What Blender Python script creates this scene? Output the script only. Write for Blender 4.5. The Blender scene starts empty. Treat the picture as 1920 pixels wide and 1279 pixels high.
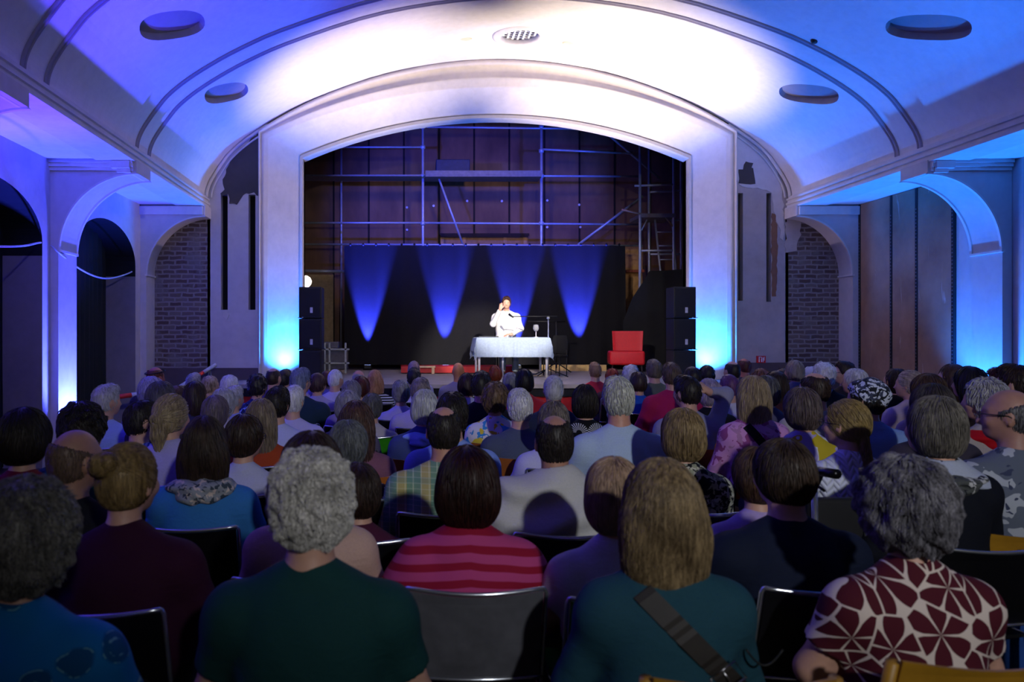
import bpy, bmesh, math, random
import numpy as np
from mathutils import Vector, Matrix

# ------------------------------------------------------------------ camera
SC = bpy.context.scene
COL = SC.collection
PX0, PY0, FPX, CAMZ = 765.0, 633.0, 1500.0, 1.6      # frontal camera, window shifted sideways
cam_d = bpy.data.cameras.new('camera')
cam = bpy.data.objects.new('camera', cam_d)
COL.objects.link(cam)
cam.location = (0, 0, CAMZ)
cam.rotation_euler = (math.pi / 2, 0, 0)
cam_d.sensor_fit = 'HORIZONTAL'
cam_d.sensor_width = 36.0
cam_d.lens = FPX / 1920 * 36.0
cam_d.shift_x = (960 - PX0) / 1920
cam_d.shift_y = -(639.5 - PY0) / 1920
cam_d.clip_start = 0.05
cam_d.dof.use_dof = True
cam_d.dof.focus_distance = 8.0
cam_d.dof.aperture_fstop = 3.2
SC.camera = cam

SC.view_settings.view_transform = 'Standard'
SC.view_settings.look = 'None'
SC.view_settings.gamma = 1
SC.view_settings.use_curve_mapping = False
SC.view_settings.exposure = 0.0
SC.cycles.max_bounces = 5
SC.cycles.diffuse_bounces = 3
SC.cycles.glossy_bounces = 2
SC.cycles.transmission_bounces = 4
SC.cycles.transparent_max_bounces = 4
SC.cycles.caustics_reflective = False
SC.cycles.caustics_refractive = False
SC.cycles.sample_clamp_indirect = 4.0

# ------------------------------------------------------------------ world and lights
W = bpy.data.worlds.new('world')
SC.world = W
W.use_nodes = True
W.node_tree.nodes['Background'].inputs[0].default_value = (0.42, 0.38, 0.48, 1)
W.node_tree.nodes['Background'].inputs[1].default_value = 0.085


def spot(name, loc, target, power, color, angle=60, blend=0.5, radius=0.05):
    d = bpy.data.lights.new(name, 'SPOT')
    d.energy = power
    d.color = color
    d.spot_size = math.radians(angle)
    d.spot_blend = blend
    d.shadow_soft_size = radius
    o = bpy.data.objects.new(name, d)
    COL.objects.link(o)
    o.location = loc
    o.rotation_euler = (Vector(target) - Vector(loc)).to_track_quat('-Z', 'Y').to_euler()
    return o


def point(name, loc, power, color, radius=0.1):
    d = bpy.data.lights.new(name, 'POINT')
    d.energy = power
    d.color = color
    d.shadow_soft_size = radius
    o = bpy.data.objects.new(name, d)
    COL.objects.link(o)
    o.location = loc
    return o


BLUE = (0.035, 0.055, 1.0)
CYAN = (0.015, 0.17, 1.0)
VIOL = (0.075, 0.035, 1.0)
WARM = (1.0, 0.84, 0.66)
WHITE = (1.0, 0.93, 0.86)

UPL_P = 17000.0
# spotlights of the house: blue and cyan floor lamps at the piers, stage spots and an added back wall fill, warm lamps on the vault
for y_, an_, pw_ in ((3.7, 70, 0.7), (6.9, 72, 0.9), (10.28, 92, 1.0)):
    spot('spot_pier_left', (-4.05, y_, 0.15), (-4.20, y_ + 0.02, 3.0), 2600 * pw_, VIOL if y_ < 9 else BLUE, an_, 0.7, 0.08)
    spot('spot_pier_right', (7.10, y_, 0.15), (7.28, y_ + 0.02, 3.0), 1300 * pw_ ** 4, CYAN, an_, 0.7, 0.08)
spot('spot_proscenium_left', (-1.98, 13.9, 1.0), (-2.3, 14.05, 4.2), 850, CYAN, 150, 1.0, 0.06)
spot('spot_proscenium_right', (5.02, 13.9, 1.0), (5.4, 14.05, 4.2), 850, CYAN, 150, 1.0, 0.06)
spot('spot_vault_left', (0.3, 12.1, 0.55), (-0.6, 12.7, 6.0), 2150, WARM, 52, 1.0, 0.1)
spot('spot_vault_right', (2.9, 12.1, 0.55), (3.4, 12.7, 6.0), 3300, WARM, 60, 1.0, 0.1)
spot('spot_scaffold_left', (-1.2, 14.9, 5.2), (0.6, 18.6, 4.6), 1100, BLUE, 80, 0.8, 0.08)
spot('spot_scaffold_right', (4.3, 14.9, 5.2), (2.8, 18.6, 4.6), 800, BLUE, 70, 0.8, 0.08)
spot('spot_back_wall_fill', (1.6, 14.9, 6.2), (1.6, 19.6, 2.3), 190, (1.0, 0.78, 0.6), 110, 1.0, 0.2)  # unseen warm lamp added to brighten the brown back wall
spot('spot_key', (3.2, 5.5, 5.3), (1.9, 15.3, 1.9), 9000, WHITE, 13, 0.6, 0.08)
spot('spot_key_wide', (-1.0, 5.5, 5.3), (2.6, 15.3, 1.5), 1800, WHITE, 34, 0.8, 0.08)
spot('spot_audience', (1.9, -4.2, 3.9), (0.5, 15.0, 1.2), 1200, (0.93, 0.95, 1.0), 56, 1.0, 0.12)
spot('spot_reveal_left', (4.1, 12.75, 0.98), (-2.15, 14.1, 3.6), 420, (1.0, 0.80, 0.98), 34, 1.0, 0.06)
spot('spot_reveal_right', (-1.1, 12.75, 0.98), (5.25, 14.1, 3.6), 420, (0.92, 0.76, 1.0), 34, 1.0, 0.06)
spot('spot_proscenium_cross', (-1.7, 13.95, 1.0), (4.9, 14.05, 5.0), 420, CYAN, 20, 0.9, 0.06)

# ------------------------------------------------------------------ materials
MATS = {}


def srgb(c):
    if isinstance(c, str):
        c = c.lstrip('#')
        c = tuple(int(c[i:i + 2], 16) / 255 for i in (0, 2, 4))
    return tuple((x / 12.92 if x <= 0.04045 else ((x + 0.055) / 1.055) ** 2.4) for x in c)


class NT:
    def __init__(s, name):
        s.m = bpy.data.materials.new(name)
        s.m.use_nodes = True
        s.t = s.m.node_tree
        s.b = s.t.nodes['Principled BSDF']
        s.tc = None

    def n(s, typ, ins=None, **kw):
        nd = s.t.nodes.new(typ)
        for k, v in kw.items():
            setattr(nd, k, v)
        if ins:
            for k, v in ins.items():
                if isinstance(v, bpy.types.NodeSocket):
                    s.t.links.new(v, nd.inputs[k])
                else:
                    nd.inputs[k].default_value = v
        return nd

    def coord(s, scale=(1, 1, 1), rot=(0, 0, 0), loc=(0, 0, 0)):
        if s.tc is None:
            s.tc = s.n('ShaderNodeTexCoord')
        mp = s.n('ShaderNodeMapping', {'Vector': s.tc.outputs['Object'], 'Scale': scale, 'Rotation': rot, 'Location': loc})
        return mp.outputs[0]

    def ramp(s, fac, stops, interp='LINEAR'):
        r = s.n('ShaderNodeValToRGB', {'Fac': fac})
        cr = r.color_ramp
        cr.interpolation = interp
        while len(cr.elements) > 1:
            cr.elements.remove(cr.elements[-1])
        for i, (p, c) in enumerate(stops):
            e = cr.elements[0] if i == 0 else cr.elements.new(p)
            e.position = p
            e.color = (*c, 1) if len(c) == 3 else c
        return r.outputs[0]

    def mix(s, fac, a, b, mode='MIX'):
        nd = s.n('ShaderNodeMix', data_type='RGBA', blend_type=mode)
        for sock, v in ((nd.inputs[0], fac), (nd.inputs[6], a), (nd.inputs[7], b)):
            if isinstance(v, bpy.types.NodeSocket):
                s.t.links.new(v, sock)
            elif isinstance(v, tuple):
                sock.default_value = (*v, 1) if len(v) == 3 else v
            else:
                sock.default_value = v
        return nd.outputs[2]

    def math(s, op, a, b=0.0, c=0.0):
        nd = s.n('ShaderNodeMath', operation=op)
        for i, v in enumerate((a, b, c)):
            if isinstance(v, bpy.types.NodeSocket):
                s.t.links.new(v, nd.inputs[i])
            else:
                nd.inputs[i].default_value = v
        return nd.outputs[0]

    def noise(s, vec, scale=5, detail=3, rough=0.5, dist=0.0):
        nd = s.n('ShaderNodeTexNoise', {'Vector': vec, 'Scale': scale, 'Detail': detail, 'Roughness': rough, 'Distortion': dist})
        return nd.outputs[0]

    def bump(s, h, strength=0.3, dist=0.01):
        bp = s.n('ShaderNodeBump', {'Height': h, 'Strength': strength, 'Distance': dist})
        s.t.links.new(bp.outputs[0], s.b.inputs['Normal'])

    def out(s, color=None, rough=0.6, metal=0.0, spec=0.5, **kw):
        if color is not None:
            if isinstance(color, bpy.types.NodeSocket):
                s.t.links.new(color, s.b.inputs['Base Color'])
            else:
                s.b.inputs['Base Color'].default_value = (*color, 1)
        s.b.inputs['Roughness'].default_value = rough
        s.b.inputs['Metallic'].default_value = metal
        s.b.inputs['Specular IOR Level'].default_value = spec
        for k, v in kw.items():
            s.b.inputs[k].default_value = v
        return s.m


def M(key, fn, *a):
    k = (key,) + tuple(a)
    if k not in MATS:
        MATS[k] = fn(key, *a)
    return MATS[k]


def _plain(name, col, rough=0.6, metal=0.0, var=0.12, nscale=14.0, bump=0.15):
    t = NT(name)
    c = srgb(col)
    n = t.noise(t.coord(), nscale, 4)
    dk = tuple(x * (1 - var * 1.6) for x in c)
    lt = tuple(min(1, x * (1 + var)) for x in c)
    t.bump(n, bump, 0.004)
    return t.out(t.ramp(n, [(0.3, dk), (0.7, lt)]), rough, metal, 0.4)


def plain(name, col, rough=0.6, metal=0.0, var=0.12, nscale=14.0, bump=0.15):
    return M(name, _plain, col, rough, metal, var, nscale, bump)


def _plaster(name, col, dirt):
    t = NT(name)
    c = srgb(col)
    v = t.coord()
    n = t.noise(v, 1.6, 6, 0.62)
    n2 = t.noise(v, 9, 5, 0.6)
    base = t.ramp(n, [(0.3, tuple(x * (1 - dirt) for x in c)), (0.62, c)])
    col2 = t.mix(0.25, base, t.ramp(n2, [(0.35, tuple(x * 0.75 for x in c)), (0.6, c)]))
    t.bump(n2, 0.12, 0.01)
    return t.out(col2, 0.8, 0, 0.25)


def plaster(name, col, dirt=0.2):
    return M(name, _plaster, col, dirt)


def _emit(name, col, strength):
    t = NT(name)
    t.b.inputs['Emission Color'].default_value = (*srgb(col), 1)
    t.b.inputs['Emission Strength'].default_value = strength
    return t.out(srgb(col), 0.5)


def emit(name, col, strength):
    return M(name, _emit, col, strength)


# ------------------------------------------------------------------ mesh helpers
class MB:
    """collects shapes and links them as ONE mesh object"""

    def __init__(s):
        s.v, s.f, s.mi = [], [], []

    def add(s, verts, faces, mi=0):
        n = len(s.v)
        s.v += [tuple(p) for p in verts]
        s.f += [tuple(i + n for i in f) for f in faces]
        s.mi += [mi] * len(faces)
        return s

    def box(s, x0, x1, y0, y1, z0, z1, mi=0, rot=None, piv=(0, 0, 0)):
        vs = [(x, y, z) for x in (x0, x1) for y in (y0, y1) for z in (z0, z1)]
        if rot is not None:
            pv = Vector(piv)
            vs = [tuple(rot @ (Vector(p) - pv) + pv) for p in vs]
        return s.add(vs, [(0, 1, 3, 2), (4, 6, 7, 5), (0, 4, 5, 1), (2, 3, 7, 6), (0, 2, 6, 4), (1, 5, 7, 3)], mi)

    def rbox(s, x0, x1, y0, y1, z0, z1, r=0.01, seg=3, mi=0):
        bm = bmesh.new()
        bmesh.ops.create_cube(bm, size=1)
        for v in bm.verts:
            v.co = Vector(((x0 + x1) / 2 + v.co.x * (x1 - x0), (y0 + y1) / 2 + v.co.y * (y1 - y0), (z0 + z1) / 2 + v.co.z * (z1 - z0)))
        bmesh.ops.bevel(bm, geom=list(bm.edges), offset=r, segments=seg, affect='EDGES', profile=0.5)
        bm.verts.index_update()
        s.add([v.co[:] for v in bm.verts], [[v.index for v in f.verts] for f in bm.faces], mi)
        bm.free()
        return s

    def tube(s, pts, r, n=8, mi=0, caps=True, r2=None):
        pts = [Vector(p) for p in pts]
        rings = []
        up = None
        K = len(pts)
        for i, p in enumerate(pts):
            d = (pts[min(i + 1, K - 1)] - pts[max(i - 1, 0)])
            d.normalize()
            if up is None:
                up = Vector((0, 0, 1)) if abs(d.z) < 0.9 else Vector((1, 0, 0))
            sx = d.cross(up).normalized()
            up = sx.cross(d).normalized()
            rr = r if r2 is None else r + (r2 - r) * i / (K - 1)
            rings.append([p + sx * (math.cos(2 * math.pi * k / n) * rr) + up * (math.sin(2 * math.pi * k / n) * rr) for k in range(n)])
        vs = [q for ring in rings for q in ring]
        fs = []
        for i in range(K - 1):
            for k in range(n):
                fs.append((i * n + k, i * n + (k + 1) % n, (i + 1) * n + (k + 1) % n, (i + 1) * n + k))
        if caps:
            fs.append(tuple(range(n))[::-1])
            fs.append(tuple((K - 1) * n + k for k in range(n)))
        return s.add(vs, fs, mi)

    def lathe(s, prof, c=(0, 0, 0), n=20, mi=0, axis='z', sy=1.0):
        vs, fs = [], []
        K = len(prof)
        for r, h in prof:
            for k in range(n):
                a = 2 * math.pi * k / n
                x, y = math.cos(a) * r, math.sin(a) * r * sy
                if axis == 'z':
                    p = (c[0] + x, c[1] + y, c[2] + h)
                elif axis == 'y':
                    p = (c[0] + x, c[1] + h, c[2] + y)
                else:
                    p = (c[0] + h, c[1] + x, c[2] + y)
                vs.append(p)
        for i in range(K - 1):
            for k in range(n):
                fs.append((i * n + k, i * n + (k + 1) % n, (i + 1) * n + (k + 1) % n, (i + 1) * n + k))
        if prof[0][0] < 0.036:
            fs.append(tuple(range(n))[::-1])
        if prof[-1][0] < 0.036:
            fs.append(tuple((K - 1) * n + k for k in range(n)))
        return s.add(vs, fs, mi)

    def prism(s, poly, d0, d1, plane='xz', mi=0):
        """polygon in a plane pushed from d0 to d1 along the third axis"""
        def P(a, b, d):
            return {'xz': (a, d, b), 'yz': (d, a, b), 'xy': (a, b, d)}[plane]
        n = len(poly)
        vs = [P(a, b, d0) for a, b in poly] + [P(a, b, d1) for a, b in poly]
        fs = [tuple(range(n)), tuple(range(2 * n - 1, n - 1, -1))]
        fs += [(i, i + n, (i + 1) % n + n, (i + 1) % n) for i in range(n)]
        return s.add(vs, fs, mi)

    def loft(s, rows, mi=0, close=False):
        n = len(rows[0])
        vs = [p for r in rows for p in r]
        fs = []
        for i in range(len(rows) - 1):
            for k in range(n - 1 if not close else n):
                k2 = (k + 1) % n
                fs.append((i * n + k, i * n + k2, (i + 1) * n + k2, (i + 1) * n + k))
        return s.add(vs, fs, mi)

    def build(s, name, mats, parent=None, smooth=False, fixn=True, loc=None):
        me = bpy.data.meshes.new(name)
        me.from_pydata(s.v, [], s.f)
        if not isinstance(mats, (list, tuple)):
            mats = [mats]
        for m in mats:
            me.materials.append(m)
        if len(mats) > 1:
            me.polygons.foreach_set('material_index', s.mi)
        if fixn:
            bm = bmesh.new()
            bm.from_mesh(me)
            bmesh.ops.recalc_face_normals(bm, faces=bm.faces)
            bm.to_mesh(me)
            bm.free()
        if smooth:
            me.shade_smooth()
            if smooth == 'auto':
                me.shade_auto_smooth() if hasattr(me, 'shade_auto_smooth') else None
        me.update()
        o = bpy.data.objects.new(name, me)
        COL.objects.link(o)
        if parent is not None:
            o.parent = parent
        if loc is not None:
            o.location = loc
        return o


def thing(name, label, cat, loc=(0, 0, 0), rz=0.0, group=None, scale=None):
    o = bpy.data.objects.new(name, None)
    o.empty_display_size = 0.1
    COL.objects.link(o)
    o.location = loc
    o.rotation_euler = (0, 0, rz)
    if scale:
        o.scale = scale
    o['label'] = label
    o['category'] = cat
    if group:
        o['group'] = group
    return o


def tag(o, label, cat, group=None, kind=None):
    o['label'] = label
    o['category'] = cat
    if group:
        o['group'] = group
    if kind:
        o['kind'] = kind
    return o


def struct(o):
    o['kind'] = 'structure'
    return o


def at(px, py, y):
    """pixel and depth -> point in the hall"""
    return ((px - PX0) * y / FPX, y, CAMZ - (py - PY0) * y / FPX)


def XP(px, y):
    return (px - PX0) * y / FPX


def ZP(py, y):
    return CAMZ - (py - PY0) * y / FPX

# ------------------------------------------------------------------ the hall: shell
YS = 13.8                    # stage wall
XC = 1.55                    # axis of the nave
XL, XR = -4.47, 7.53         # outer aisle walls
YB = -3.0                    # hall runs on behind the camera
ZA = 3.82                    # aisle ceiling
STG = 0.87                   # stage floor

wallm = plaster('wall_plaster', '#cfc6c4', 0.14)
ceilm = plaster('ceiling_plaster', '#e6dfdc', 0.05)
greym = plaster('grey_plaster', '#b9aeac', 0.25)
darkp = plaster('dark_plaster', '#4a4546', 0.35)
trimm = plaster('trim_paint', '#ddd6d2', 0.12)
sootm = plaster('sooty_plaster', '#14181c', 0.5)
blackm = plain('black_void', '#050505', 0.9)


def _floor(name):
    t = NT(name)
    v = t.coord()
    n = t.noise(v, 3, 4)
    b = t.n('ShaderNodeTexBrick', {'Vector': t.coord((1, 1, 1), (0, 0, math.pi / 2)), 'Color1': (0.05, 0.032, 0.02, 1), 'Color2': (0.035, 0.022, 0.015, 1),
                                   'Mortar': (0.01, 0.008, 0.006, 1), 'Scale': 1.0, 'Mortar Size': 0.003, 'Brick Width': 0.9, 'Row Height': 0.08})
    return t.out(t.mix(n, b.outputs[0], (0.03, 0.02, 0.014)), 0.45)


def _brick(name, off, soot):
    t = NT(name)
    v = t.n('ShaderNodeCombineXYZ')
    sp = t.n('ShaderNodeSeparateXYZ', {0: t.coord()})
    t.t.links.new(sp.outputs[0], v.inputs[0])
    t.t.links.new(sp.outputs[2], v.inputs[1])
    wob = t.noise(t.coord(), 5, 3)
    vv = t.n('ShaderNodeVectorMath', {0: v.outputs[0], 1: t.n('ShaderNodeCombineXYZ', {0: t.math('MULTIPLY', wob, 0.07), 1: t.math('MULTIPLY', wob, 0.05)}).outputs[0]}, operation='ADD')
    b = t.n('ShaderNodeTexBrick', {'Vector': vv.outputs[0], 'Color1': (0.10, 0.065, 0.062, 1), 'Color2': (0.20, 0.16, 0.15, 1),
                                   'Mortar': (0.25, 0.215, 0.21, 1), 'Scale': 1.0, 'Mortar Size': 0.016, 'Mortar Smooth': 0.35, 'Bias': -0.25,
                                   'Brick Width': 0.215, 'Row Height': 0.080})
    n = t.noise(t.coord(loc=(off, 0, 0)), 1.7, 5, 0.6)
    msk = t.ramp(n, [(0.52, (0, 0, 0)), (0.60, (1, 1, 1))])
    c = t.mix(t.math('MULTIPLY', msk, 0.75), b.outputs[0], (0.20, 0.175, 0.175))
    t.bump(b.outputs['Fac'], 0.5, -0.02)
    return t.out(c, 0.9, 0, 0.2)


struct(MB().box(XL - 0.7, XR + 0.7, YB, YS + 0.1, -0.12, 0).build('floor', M('floorboards', _floor)))

# ---- vault: basket arch swept along the nave
PROF = [(0, 0), (0.975, 0.065), (2.03, 0.27), (3.13, 0.66), (3.7, 0.93), (4.12, 1.18), (4.43, 1.40), (4.65, 1.60), (4.78, 1.77), (4.90, 1.95), (4.985, 2.10), (5.035, 2.24), (5.05, 2.36)]
_pa = np.array(PROF)


def vault_apex(y):
    return 6.19 + max(0.0, y - 10.6) * 0.058


def prof_dense(n=64):
    # smooth through the profile points
    t = np.linspace(0, 1, len(_pa))
    tt = np.linspace(0, 1, n)
    out = []
    P = np.vstack([2 * _pa[0] - _pa[1] * (1, 1), _pa, 2 * _pa[-1] - _pa[-2]])
    P[0] = (-_pa[1][0], _pa[1][1])
    for q in tt:
        u = q * (len(_pa) - 1)
        i = min(int(u), len(_pa) - 2)
        f = u - i
        p0, p1, p2, p3 = P[i], P[i + 1], P[i + 2], P[i + 3]
        out.append(0.5 * ((2 * p1) + (-p0 + p2) * f + (2 * p0 - 5 * p1 + 4 * p2 - p3) * f * f + (-p0 + 3 * p1 - 3 * p2 + p3) * f ** 3))
    return np.array(out)


PD = prof_dense(40)


def vault_curve(y, inset=0.0):
    A = vault_apex(y)
    sc = (A - 4.02) / 2.36
    half = [(x, A - d * sc) for x, d in PD]
    pts = [(-x, z) for x, z in half[::-1]] + half[1:]
    pts = np.array(pts)
    if inset:
        T = np.gradient(pts, axis=0)
        T /= np.linalg.norm(T, axis=1)[:, None]
        N = np.stack([T[:, 1], -T[:, 0]], 1)           # towards the room
        pts = pts + N * inset
    return [(XC + x, y, z) for x, z in pts]


def vault_z(off, y):
    A = vault_apex(y)
    return A - np.interp(abs(off), PD[:, 0], PD[:, 1]) * (A - 4.02) / 2.36


b = MB()
ysv = [YB, 0, 3, 5, 7, 8, 9, 10, 10.6, 11.2, 11.8, 12.4, 13.0, 13.4, YS]
inn = [vault_curve(y) for y in ysv]
out = [vault_curve(y, -0.45) for y in ysv]
b.loft(inn)
b.loft([r[::-1] for r in out])
for i in (0, len(ysv) - 1):
    n = len(inn[0])
    for k in range(n - 1):
        q = [inn[i][k], inn[i][k + 1], out[i][k + 1], out[i][k]]
        b.add(q, [(0, 1, 2, 3)])
for i in range(len(ysv) - 1):
    for k in (0, -1):
        b.add([inn[i][k], inn[i + 1][k], out[i + 1][k], out[i][k]], [(0, 1, 2, 3)])
vault = b.build('ceiling_vault', ceilm)
bm = bmesh.new()
bm.from_mesh(vault.data)
bmesh.ops.remove_doubles(bm, verts=bm.verts, dist=1e-4)
bmesh.ops.recalc_face_normals(bm, faces=bm.faces)
bm.to_mesh(vault.data)
bm.free()


def on_vault(px, py):
    """where the sight line through a pixel meets the vault"""
    best = None
    for y in np.linspace(4, 13.7, 2000):
        x, z = XP(px, y), ZP(py, y)
        if abs(x - XC) < 5.04:
            d = z - vault_z(x - XC, y)
            if best is None or abs(d) < best[0]:
                best = (abs(d), x, y, vault_z(x - XC, y))
    _, x, y, z = best
    e = 0.02
    sl = (vault_z(x - XC + e, y) - vault_z(x - XC - e, y)) / (2 * e)
    return Vector((x, y, z)), Vector((sl, 0, -1)).normalized()


VENT_P, VENT_N = on_vault(975, 66)
cut = MB()


def pocket(c, n, ra, rb, depth, seg=32, p=2.6):
    """oval pocket: ra across the slope, rb along the nave"""
    n = n.normalized()
    v = Vector((0, 1, 0))
    u = v.cross(n).normalized()
    vs = []
    for h in (0.25, -depth):
        for k in range(seg):
            a = 2 * math.pi * k / seg
            ca, sa = math.cos(a), math.sin(a)
            q = c + n * h + u * (ra * math.copysign(abs(ca) ** (2 / p), ca)) + v * (rb * math.copysign(abs(sa) ** (2 / p), sa))
            vs.append(tuple(q))
    fs = [tuple(range(seg)), tuple(range(2 * seg - 1, seg - 1, -1))] + [(k, k + seg, (k + 1) % seg + seg, (k + 1) % seg) for k in range(seg)]
    cut.add(vs, fs)




def oval_pocket(px, py, hw, hh, tilt, depth, seg=32, p=2.5):
    """oval recess as the photo shows it, laid out on the tangent plane of the vault"""
    c, n = on_vault(px, py)
    n = n.normalized()
    cam_p = Vector((0, 0, CAMZ))
    base = []
    for k in range(seg):
        a = 2 * math.pi * k / seg
        ca, sa = math.cos(a), math.sin(a)
        ex, ey = hw * math.copysign(abs(ca) ** (2 / p), ca), hh * math.copysign(abs(sa) ** (2 / p), sa)
        t = math.radians(tilt)
        d = Vector(at(px + ex * math.cos(t) - ey * math.sin(t), py - ex * math.sin(t) - ey * math.cos(t), 1.0)) - cam_p
        base.append(cam_p + d * ((c - cam_p).dot(n) / d.dot(n)))
    vs = [tuple(q + n * 0.25) for q in base] + [tuple(q - n * depth) for q in base]
    fs = [tuple(range(seg)), tuple(range(2 * seg - 1, seg - 1, -1))] + [(k, k + seg, (k + 1) % seg + seg, (k + 1) % seg) for k in range(seg)]
    cut.add(vs, fs)


for px, py, hw, hh, tl in ((322, 47, 62, 26, 7), (424, 174, 42, 18, 10), (1742, 51, 81, 24, -1), (1517, 176, 57, 18, -4)):
    oval_pocket(px, py, hw, hh, tl, 0.09)
pocket(VENT_P, VENT_N, 0.30, 0.30, 0.22, p=2.0)
co = cut.build('cutter', plaster('recess_grey', '#a39a9c', 0.1))
md = vault.modifiers.new('b', 'BOOLEAN')
md.object = co
md.solver = 'EXACT'
md.material_mode = 'TRANSFER'
dg = bpy.context.evaluated_depsgraph_get()
nm = bpy.data.meshes.new_from_object(vault.evaluated_get(dg))
vault.modifiers.clear()
vault.data = nm
bpy.data.objects.remove(co)
nm.shade_auto_smooth() if hasattr(nm, 'shade_auto_smooth') else None
for f in nm.polygons:
    f.use_smooth = False
struct(vault)

# double ribs across the vault
for i, y in enumerate((4.3, 4.8, 7.25, 7.72, 10.3, 10.78)):
    b = MB()
    for dy in (-0.028, 0.028):
        b.tube([tuple(p) for p in [(q[0], q[1] + dy, q[2]) for q in vault_curve(y, 0.004)]], 0.020, 8)
    b.loft([vault_curve(y - 0.028, 0.012), vault_curve(y + 0.028, 0.012)])
    struct(b.build('trim_%d' % (i + 1), plaster('rib_paint', '#98919c', 0.1), smooth=True))

# ---- cornice beams between nave and aisles
def cornice(side):
    # profile: distance from the nave axis, height
    pr = [(4.985, 3.80), (4.955, 3.80), (4.955, 3.835), (4.985, 3.845), (4.985, 3.875), (4.965, 3.885), (4.965, 3.915), (4.995, 3.925), (4.995, 3.955),
          (4.975, 3.965), (4.975, 3.99), (5.01, 4.00), (5.01, 4.03), (5.06, 4.045), (5.42, 4.045), (5.42, 3.80)]
    b = MB()
    rows = [[(XC + side * x, y, z) for x, z in pr] for y in (YB, YS)]
    b.loft(rows, close=True)
    for r in rows:
        b.add(r, [tuple(range(len(pr)))])
    return struct(b.build('trim_cornice_left' if side < 0 else 'trim_cornice_right', trimm))


cornice(-1)
cornice(1)
for side, nm_ in ((-1, 'ceiling_aisle_left'), (1, 'ceiling_aisle_right')):
    xs = sorted((XC + side * 5.0, XC + side * 7.0))
    struct(MB().box(xs[0], xs[1], YB, YS + 0.02, ZA, ZA + 0.12).build(nm_, ceilm))

# ---- cross arches over the aisles
def cross_arch(side, y0, y1, name, spring=2.70, crown=3.66):
    xo = XL if side < 0 else XR
    xj = xo - side * 0.10
    xi = XC + side * 4.975
    def X(t): return t
    a = abs(xj - xi) + 0.03
    pts = []
    for k in range(25):
        th = math.pi / 2 * k / 24
        pts.append((xj - side * a * (1 - math.cos(th)), spring + (crown - spring) * math.sin(th)))
    b = MB()
    poly = [(xo + side * 0.02, 0), (xj, 0)] + pts + [(xi, crown), (xi, ZA), (xo + side * 0.02, ZA)]
    # wall slab in strips so every face stays convex
    for k in range(24):
        (xa, za), (xb, zb) = pts[k], pts[k + 1]
        b.prism([(xa, za), (xb, zb), (xb, ZA), (xa, ZA)], y0, y1)
    b.prism([(xo + side * 0.02, 0), (xj, 0), (xj, ZA), (xo + side * 0.02, ZA)], y0, y1)
    w = struct(b.build(name, wallm))
    bm = bmesh.new()
    bm.from_mesh(w.data)
    bmesh.ops.remove_doubles(bm, verts=bm.verts, dist=1e-4)
    bm.to_mesh(w.data)
    bm.free()
    return pts, xj, xi, xo


TR = [0]


def trim(b, mat=None, smooth=False):
    TR[0] += 1
    return struct(b.build('trim_%d' % (10 + TR[0]), mat or trimm, smooth=smooth))


for side, tint in ((-1, 'left'), (1, 'right')):
    for i, (y0, y1) in enumerate(((3.4, 3.95), (6.62, 7.17), (10.0, 10.55), (13.36, YS))):
        pts, xj, xi, xo = cross_arch(side, y0, y1, 'wall_arch_%s_%d' % (tint, i + 1), 2.70 if i < 3 else 2.66, 3.66 if i < 3 else 3.64)
        b = MB()
        # raised edge along both rims of the soffit, impost block, moulding under the ceiling
        for yy in (y0 - 0.012, y1 - 0.028) if i < 3 else (y0 - 0.012,):
            rr = []
            for k, (x, z) in enumerate(pts):
                rr.append([(x, yy, z), (x - side * 0.0, yy + 0.04, z), (x - side * 0.016, yy + 0.04, z - 0.018), (x - side * 0.016, yy, z - 0.018)])
            b.loft(rr, close=True)
        xs = sorted((xj + side * 0.02, xj - side * 0.022))
        b.box(xs[0], xs[1], y0 - 0.02, y1 + 0.01, pts[0][1] - 0.03, pts[0][1])
        xs = sorted((xo, xi))
        if i < 3:
            for dz, dd in ((0, 0.075), (0.045, 0.055), (0.09, 0.03)):
                b.box(xs[0], xs[1], y0 - dd, y0 + 0.01, ZA - 0.045 - dz, ZA - dz)
            xs = sorted((xi + side * 0.03, xi + side * 0.26))
            b.box(xs[0], xs[1], y0 - 0.09, y1 + 0.05, ZA - 0.115, ZA - 0.02)
            xs = sorted((xi + side * 0.03, xi + side * 0.20))
            b.box(xs[0], xs[1], y0 - 0.05, y1 + 0.02, ZA - 0.165, ZA - 0.10)
        else:
            b.box(xs[0], xs[1], y0 - 0.05, y0 + 0.01, ZA - 0.17, ZA - 0.03)
        trim(b)

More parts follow.
